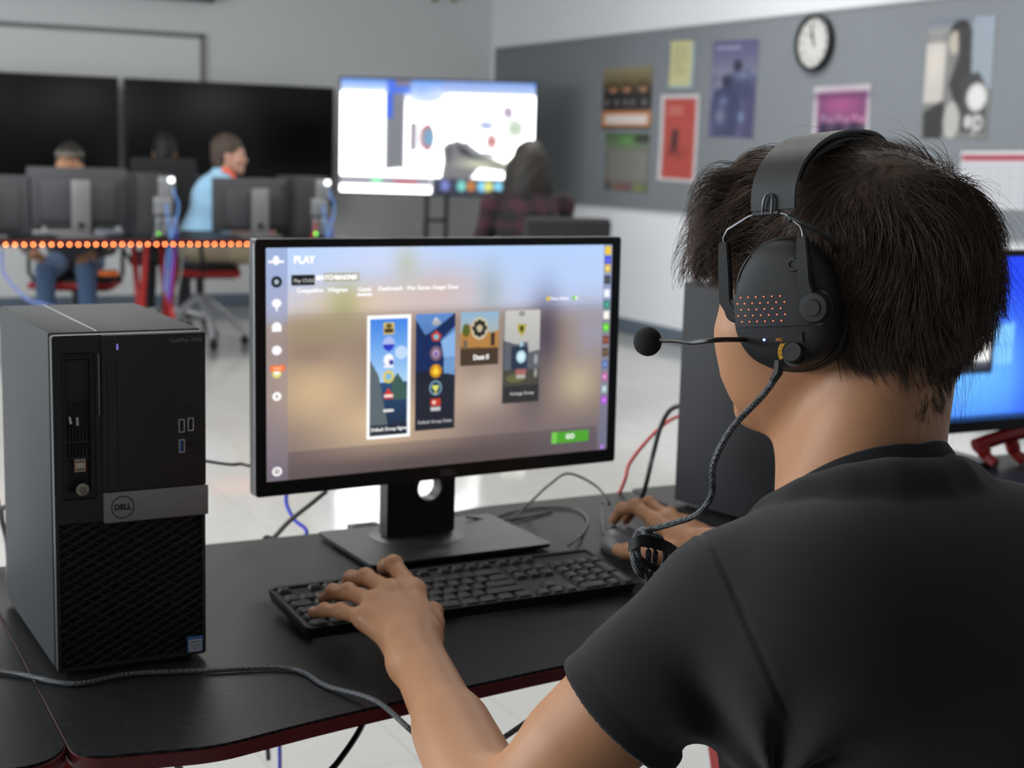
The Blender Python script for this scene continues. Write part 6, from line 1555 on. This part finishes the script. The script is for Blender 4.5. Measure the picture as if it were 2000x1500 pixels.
for sg in (1, -1):
    sh_ = shell_L if sg > 0 else shell_R
    bm = NB(); pad(bm, sg, -.040, .040, -.016, .012, .0022); obj('pivot_drum', bm, M_hs, sh_)
    bm = NB()
    for r_i in range(5):
        n_ = 6 if r_i % 2 == 0 else 7
        for k in range(n_):
            a_ = .0335-.0072*k-(0.0 if r_i % 2 else .0036)+.0018; c_ = .0085-.0050*r_i
            bmesh.ops.create_icosphere(bm, subdivisions=1, radius=.00062, matrix=Matrix.Translation(face_pt(sg, a_, c_, .0023)))
    obj('light_dots', bm, M_dot, sh_)
    # pivots with knobs at both ends of the drum, arms, wire yoke
    for a_, nm in ((-.0335, 'pivot_knob'), (.0430, 'pivot_knob')):
        big = a_ < 0
        c0 = face_pt(sg, a_ if big else .040, -.002, -.004 if big else -.010); Rm = Matrix(((HF[0], HU[0], HL[0]*sg), (HF[1], HU[1], HL[1]*sg), (HF[2], HU[2], HL[2]*sg))).to_4x4()
        bm = NB(); R_ = .0125 if big else .0105
        add_lathe(bm, [(0, 0), (R_, 0), (R_, .010), (R_*.92, .0118), (R_*.55, .0122), (R_*.5, .0132), (0, .0132)] if big else [(0, -.002), (R_, -.002), (R_, .009), (R_*.85, .0105), (0, .0105)], Matrix.Translation(c0) @ Rm, 28); kn = obj(nm, bm, M_hs, sh_)
        if big:
            bm = NB(); add_lathe(bm, [(R_+.0004, .001), (R_+.0022, .001), (R_+.0022, .0052), (R_+.0004, .0052)], Matrix.Translation(c0) @ Rm, 28); obj('pivot_groove', bm, M_hs2, sh_)
    for a_top, a_bot, nm in ((-.0190, -.0240, 'yoke_arm'), (.0560, .0530, 'yoke_arm')):
        tp, md, bt = Vector(HL3(a_top, sg*.1190, .056)), Vector(HL3(a_top, sg*.1195, .020)), Vector(HL3(a_bot, sg*.1165, -.004))
        if a_top > 0: tp, md, bt = Vector(HL3(a_top, sg*.108, .056)), Vector(HL3(a_top+.001, sg*.109, .006)), Vector(HL3(a_bot-.006, sg*.1085, -.010))
        q1 = md.lerp(bt, .5); P_ = [tp, tp.lerp(md, .5), md, q1, bt]
        bm = NB(); add_ribbon(bm, P_, [HF]*5, [.0085, .0105, .0110, .0115, .0125], .0065); bmesh.ops.recalc_face_normals(bm, faces=bm.faces[:])
        bmesh.ops.bevel(bm, geom=bm.edges[:], offset=.0010, segments=2, affect='EDGES'); obj(nm, bm, M_hs, t_h)
    wp = [(.0560, .108, .052), (.0560, .1085, .060), (.0515, .109, .066), (.0310, .110, .0755), (.024, .110, .0765), (.002, .110, .0758), (-.002, .1105, .0745), (-.0165, .1165, .064), (-.0190, .1185, .059), (-.0190, .1190, .052)]
    bm = NB(); add_tube(bm, [HL3(a_, sg*b_, c_) for a_, b_, c_ in wp], .0013, 8); yk = obj('yoke_wire', bm, M_wire, t_h)
    # slider loop fixed to the band end
    bm = NB(); add_tube(bm, spline([HL3(a_, sg*b_, c_-.0095) for a_, b_, c_ in ((.0185, .1115, .0855), (.0170, .112, .094), (.0145, .1115, .1005), (.0105, .111, .1015), (.0085, .1115, .097), (.0100, .112, .0855))], 5), .0012, 8); add_tube(bm, [HL3(.027, sg*.1108, .0768), HL3(.004, sg*.1108, .0768)], .0018, 8); obj('slider_loop', bm, M_wire, yk)
    bm = NB(); add_tube(bm, [HL3(a_, sg*b_, c_) for a_, b_, c_ in ((-.0045, .1120, .0725), (-.0080, .1135, .0695))], .0022, 8); obj('wire_collar', bm, M_hs2, yk)
# headband: wide flat strap over the crown with a padded underside
def band_pts(off, c0=.078):
    out = []
    for k in range(41):
        th = math.pi*k/40-math.pi/2; x = math.sin(th); z = math.cos(th)
        b = (.1075+off)*math.copysign(abs(x)**.80, x); c = c0+(.1420+off-c0)*abs(z)**.72
        a = .010-.016*(abs(z)**1.5); out.append((a, b, c))
    return out
for nm, off, w_, th_, m_ in (('headband', 0.0, .040, .0032, M_band_), ('band_padding', -.0065, .036, .0095, M_hs2)):
    P_ = band_pts(off); bm = NB(); wd = [w_*(1.0+.10*math.cos(math.pi*(k/40-.5))) for k in range(41)]
    if nm == 'band_padding': P_ = P_[3:-3]; wd = wd[3:-3]
    add_ribbon(bm, [HL3(*p) for p in P_], [HF]*len(P_), wd, th_); bmesh.ops.recalc_face_normals(bm, faces=bm.faces[:])
    es = [e for e in bm.edges if e.is_manifold and e.calc_face_angle(0) > .8]; bmesh.ops.bevel(bm, geom=es, offset=.0012 if nm == 'headband' else .0035, segments=3, affect='EDGES'); obj(nm, bm, m_, t_h)
# thin braided link from the band to the cup (behind)
bm = NB(); add_tube(bm, spline([HL3(-.006, .1125, .072), HL3(-.018, .114, .066), HL3(-.030, .109, .058), HL3(-.036, .099, .048), HL3(-.032, .092, .042)], 6), .0021, 8); obj('link_cord', bm, M_hs2, t_h)
# left cup details
bm = NB(); pad(bm, 1, -.0210, .0300, -.0300, -.0215, .0016, n=8); obj('switch_bar', bm, M_hs, shell_L)
bm = NB(); bmesh.ops.create_icosphere(bm, subdivisions=2, radius=.0011, matrix=Matrix.Translation(face_pt(1, .0125, -.0268, .0018))); obj('blue_light', bm, M_blue_l, shell_L)
fc = face_pt(1, -.0010, -.0272, .0018); MT = Matrix(((-HF[0], HU[0], HL[0], fc[0]), (-HF[1], HU[1], HL[1], fc[1]), (-HF[2], HU[2], HL[2], fc[2]), (0, 0, 0, 1)))
lettering('lettering', 'MIC', .0036, M_org, shell_L, MT, .0001, .0001)
dc = (-.0125, -.0395); c0 = face_pt(1, *dc, 0); Rm = Matrix(((HF[0], HU[0], HL[0]), (HF[1], HU[1], HL[1]), (HF[2], HU[2], HL[2]))).to_4x4()
tl = Rm @ Matrix.Rotation(-.35, 4, 'X')
bm = NB(); add_lathe(bm, [(0, -.004), (.0085, -.004), (.0085, .0060), (.0078, .0072), (0, .0072)], Matrix.Translation(c0) @ tl, 28); obj('volume_dial', bm, M_hs, shell_L)
bm = NB(); add_lathe(bm, [(.0090, -.003), (.0105, -.003), (.0105, .0006), (.0090, .0006)], Matrix.Translation(c0) @ tl, 28); obj('dial_recess', bm, M_hs2, shell_L)
bm = NB()
for k in range(9):
    a0, a1 = math.radians(-18+16*k+1.5), math.radians(-18+16*(k+1)); w_ = .0036-.0004*max(0, k-6)
    q = [(.0112, a0), (.0112+w_, a0), (.0112+w_, a1), (.0112, a1)]
    pts = [(r*math.cos(a), r*math.sin(a)) for r, a in q]
    f = [face_pt(1, dc[0]+x, dc[1]+y, .0006) for x, y in pts]; vs = [bm.verts.new(v) for v in f]; vb = [bm.verts.new(v-nrm*.001) for v in f]
    bm.faces.new(vs); bm.faces.new(vb[::-1])
    for i in range(4): bm.faces.new((vs[i], vb[i], vb[(i+1) % 4], vs[(i+1) % 4]))
obj('volume_scale', bm, M_yel, shell_L)
bm = NB(); add_lathe(bm, [(0, -.002), (.0060, -.002), (.0060, .0016), (.0052, .0024), (.0030, .0024), (.0022, .0014), (0, .0014)], Matrix.Translation(face_pt(1, -.0155, .0330, -.001)) @ Rm, 24); obj('outer_sensor', bm, M_hs, shell_L)
bm = NB(); pts = [face_pt(1, .0360-.0015*k*k*.12-.0022*k*.4, .022+.0034*k, -.0002) for k in range(7)]; add_tube(bm, pts, .0011, 6); obj('vent_slit', bm, M_hs2, shell_L)
# microphone boom and foam
mb = [face_pt(1, .0310, -.0265, .0), at(1400, 664, 1.178)-HE, at(1352, 669, 1.190)-HE, at(1318, 665, 1.200)-HE, at(1268, 665, 1.215)-HE]
bm = NB(); add_tube(bm, spline(mb, 8), .0021, 8); obj('microphone_boom', bm, M_wire2 := mat('black_rubber_boom', rgb(30, 30, 31), .4), t_h)
mc = at(1265, 667, 1.216)-HE
fo = SDF().ell(mc, (.0118, .0118, .0122), .004).fn(lambda Q: vnoise(Q, 1500, 5)*.00015, op='d'); sdf_obj('microphone_foam', fo, mc-.016, mc+.016, .0012, mat('foam_black', rgb(22, 22, 23), .95, bump=(900, .5, .001)), t_h)
# cable: braided, down from the left cup, tied in a bundle, then behind the arm and over the desk
def braid():
    m = mat('braided_black_sleeve', rgb(40, 41, 43), .55); nt = m.node_tree; p = nt.nodes['Principled BSDF']; tc = nt.nodes.new('ShaderNodeTexCoord')
    vo = nt.nodes.new('ShaderNodeTexChecker'); vo.inputs['Scale'].default_value = 460; vo.inputs['Color1'].default_value = rgb(14, 14, 16); vo.inputs['Color2'].default_value = rgb(92, 95, 100)
    nt.links.new(tc.outputs['Object'], vo.inputs['Vector']); nt.links.new(vo.outputs['Color'], p.inputs['Base Color'])
    b = nt.nodes.new('ShaderNodeBump'); b.inputs['Strength'].default_value = .6; b.inputs['Distance'].default_value = .0006; nt.links.new(vo.outputs['Fac'], b.inputs['Height']); nt.links.new(b.outputs[0], p.inputs['Normal']); return m
M_braid = braid()
cb = [at(1522, 704, 1.178), at(1520, 728, 1.178), at(1490, 772, 1.18), at(1430, 836, 1.18), at(1394, 905, 1.185), at(1390, 965, 1.20), at(1362, 1004, 1.215), at(1308, 1024, 1.23), at(1262, 1036, 1.24)]
bm = NB(); add_tube(bm, spline([p-HE for p in cb], 10), .0027, 8); obj('cable', bm, M_braid, t_h)
bm = NB(); add_tube(bm, [Vector(cb[0]-HE), Vector(cb[1]-HE), Vector(at(1508, 745, 1.179)-HE)], [.0040, .0038, .0032], 8); obj('strain_relief', bm, M_hs2, t_h)
ct = [at(1262, 1036, 1.24), at(1245, 1055, 1.24), at(1248, 1090, 1.235), at(1262, 1120, 1.24), at(1262, 1160, 1.26), at(1225, 1260, 1.32), at(1150, 1318, 1.37), at(1085, 1368, 1.39), at(1040, 1402, 1.385), at(985, 1440, 1.40), at(930, 1475, 1.42), at(860, 1478, 1.41), at(800, 1424, 1.375), (.516, 1.266, .764), (.492, 1.335, DZ+.0032), (.474, 1.398, DZ+.0032), (.394, 1.424, DZ+.0032), (.319, 1.444, DZ+.0032), (.262, 1.438, DZ+.0032), (.205, 1.500, DZ+.0032), (.12, 1.55, DZ+.0032), (-.05, 1.60, DZ+.0032)]
bm = NB(); add_tube(bm, spline([np.array(p)-HE for p in ct], 9), .0027, 8); obj('cable', bm, M_braid, t_h)
# bundle loops and hook-and-loop tie
bm = NB()
for cx, cy, rx, ry, dd in ((1258, 1080, 22, 46, 1.245), (1272, 1084, 28, 42, 1.25), (1252, 1076, 15, 40, 1.238)):
    add_tube(bm, [Vector(at(cx+rx*math.cos(a), cy+ry*math.sin(a), dd+.006*math.sin(a*2))-HE) for a in np.linspace(0, 2*math.pi, 29)[:-1]], .0026, 8, close=True)
obj('cable_loops', bm, M_braid, t_h)
def strap(pts, w, wd):
    bm = NB(); P_ = spline([Vector(p-HE) for p in pts], 8); add_ribbon(bm, P_, [wd]*len(P_), w, .0014); bmesh.ops.recalc_face_normals(bm, faces=bm.faces[:]); return bm
tie = obj('cable_tie', strap([at(1228, 1066, 1.235), at(1250, 1056, 1.228), at(1285, 1062, 1.235), at(1318, 1078, 1.26), at(1345, 1108, 1.30)], .0105, V3(0, 0, 1)), M_hs2, t_h)
obj('cable_tie_tail', strap([at(1236, 1072, 1.236), at(1252, 1092, 1.232), at(1285, 1112, 1.24), at(1318, 1098, 1.262), at(1340, 1090, 1.29)], .0060, V3(0, .2, 1)), M_hs2, tie)

# ------------------------------------------------------------------ the player's chair
tch = thing('gaming_chair', 'low-backed black chair with red piping under the player in the black t-shirt', 'chair', (.86, .70, 0))
M_cf = mat('black_chair_leatherette', rgb(24, 24, 26), .5, bump=(500, .2, .001))
bm = NB(); add_box(bm, (0, .03, .415), (.50, .50, .085), .035, seg=4); obj('seat', bm, M_cf, tch)
bm = NB(); add_box(bm, (0, -.265, .60), (.44, .07, .36), .03, rot=Matrix.Rotation(.16, 3, 'X'), seg=4); obj('backrest', bm, M_cf, tch)
bm = NB(); add_tube(bm, [(x*.205, -.215+y*.03, .60+y*.16) for x, y in ((-1, -1), (-1, -.3), (-1, .6), (-.9, 1), (.9, 1), (1, .6), (1, -.3), (1, -1))], .006, 6); obj('back_piping', bm, M_frame_red, tch)
bm = NB(); add_tube(bm, [(0, 0, .12), (0, 0, .38)], .028, 12); add_box(bm, (0, -.16, .375), (.08, .32, .02), .005); add_box(bm, (0, -.285, .44), (.07, .02, .16), .005); obj('post', bm, M_blk, tch)
for k in range(5):
    a_ = 2*math.pi*k/5+.2; bm = NB(); add_tube(bm, [(0, 0, .12), (.16*math.cos(a_), .16*math.sin(a_), .10), (.30*math.cos(a_), .30*math.sin(a_), .07)], [.026, .02, .016], 8); lg = obj('leg', bm, M_blk, tch)
    bm = NB(); add_lathe(bm, [(0, -.022), (.026, -.022), (.030, -.012), (.030, .012), (.026, .022), (0, .022)], Matrix.Translation((.30*math.cos(a_), .30*math.sin(a_), .030)) @ Matrix.Rotation(a_, 4, 'Z') @ X90, 14); obj('castor', bm, M_blk, lg)
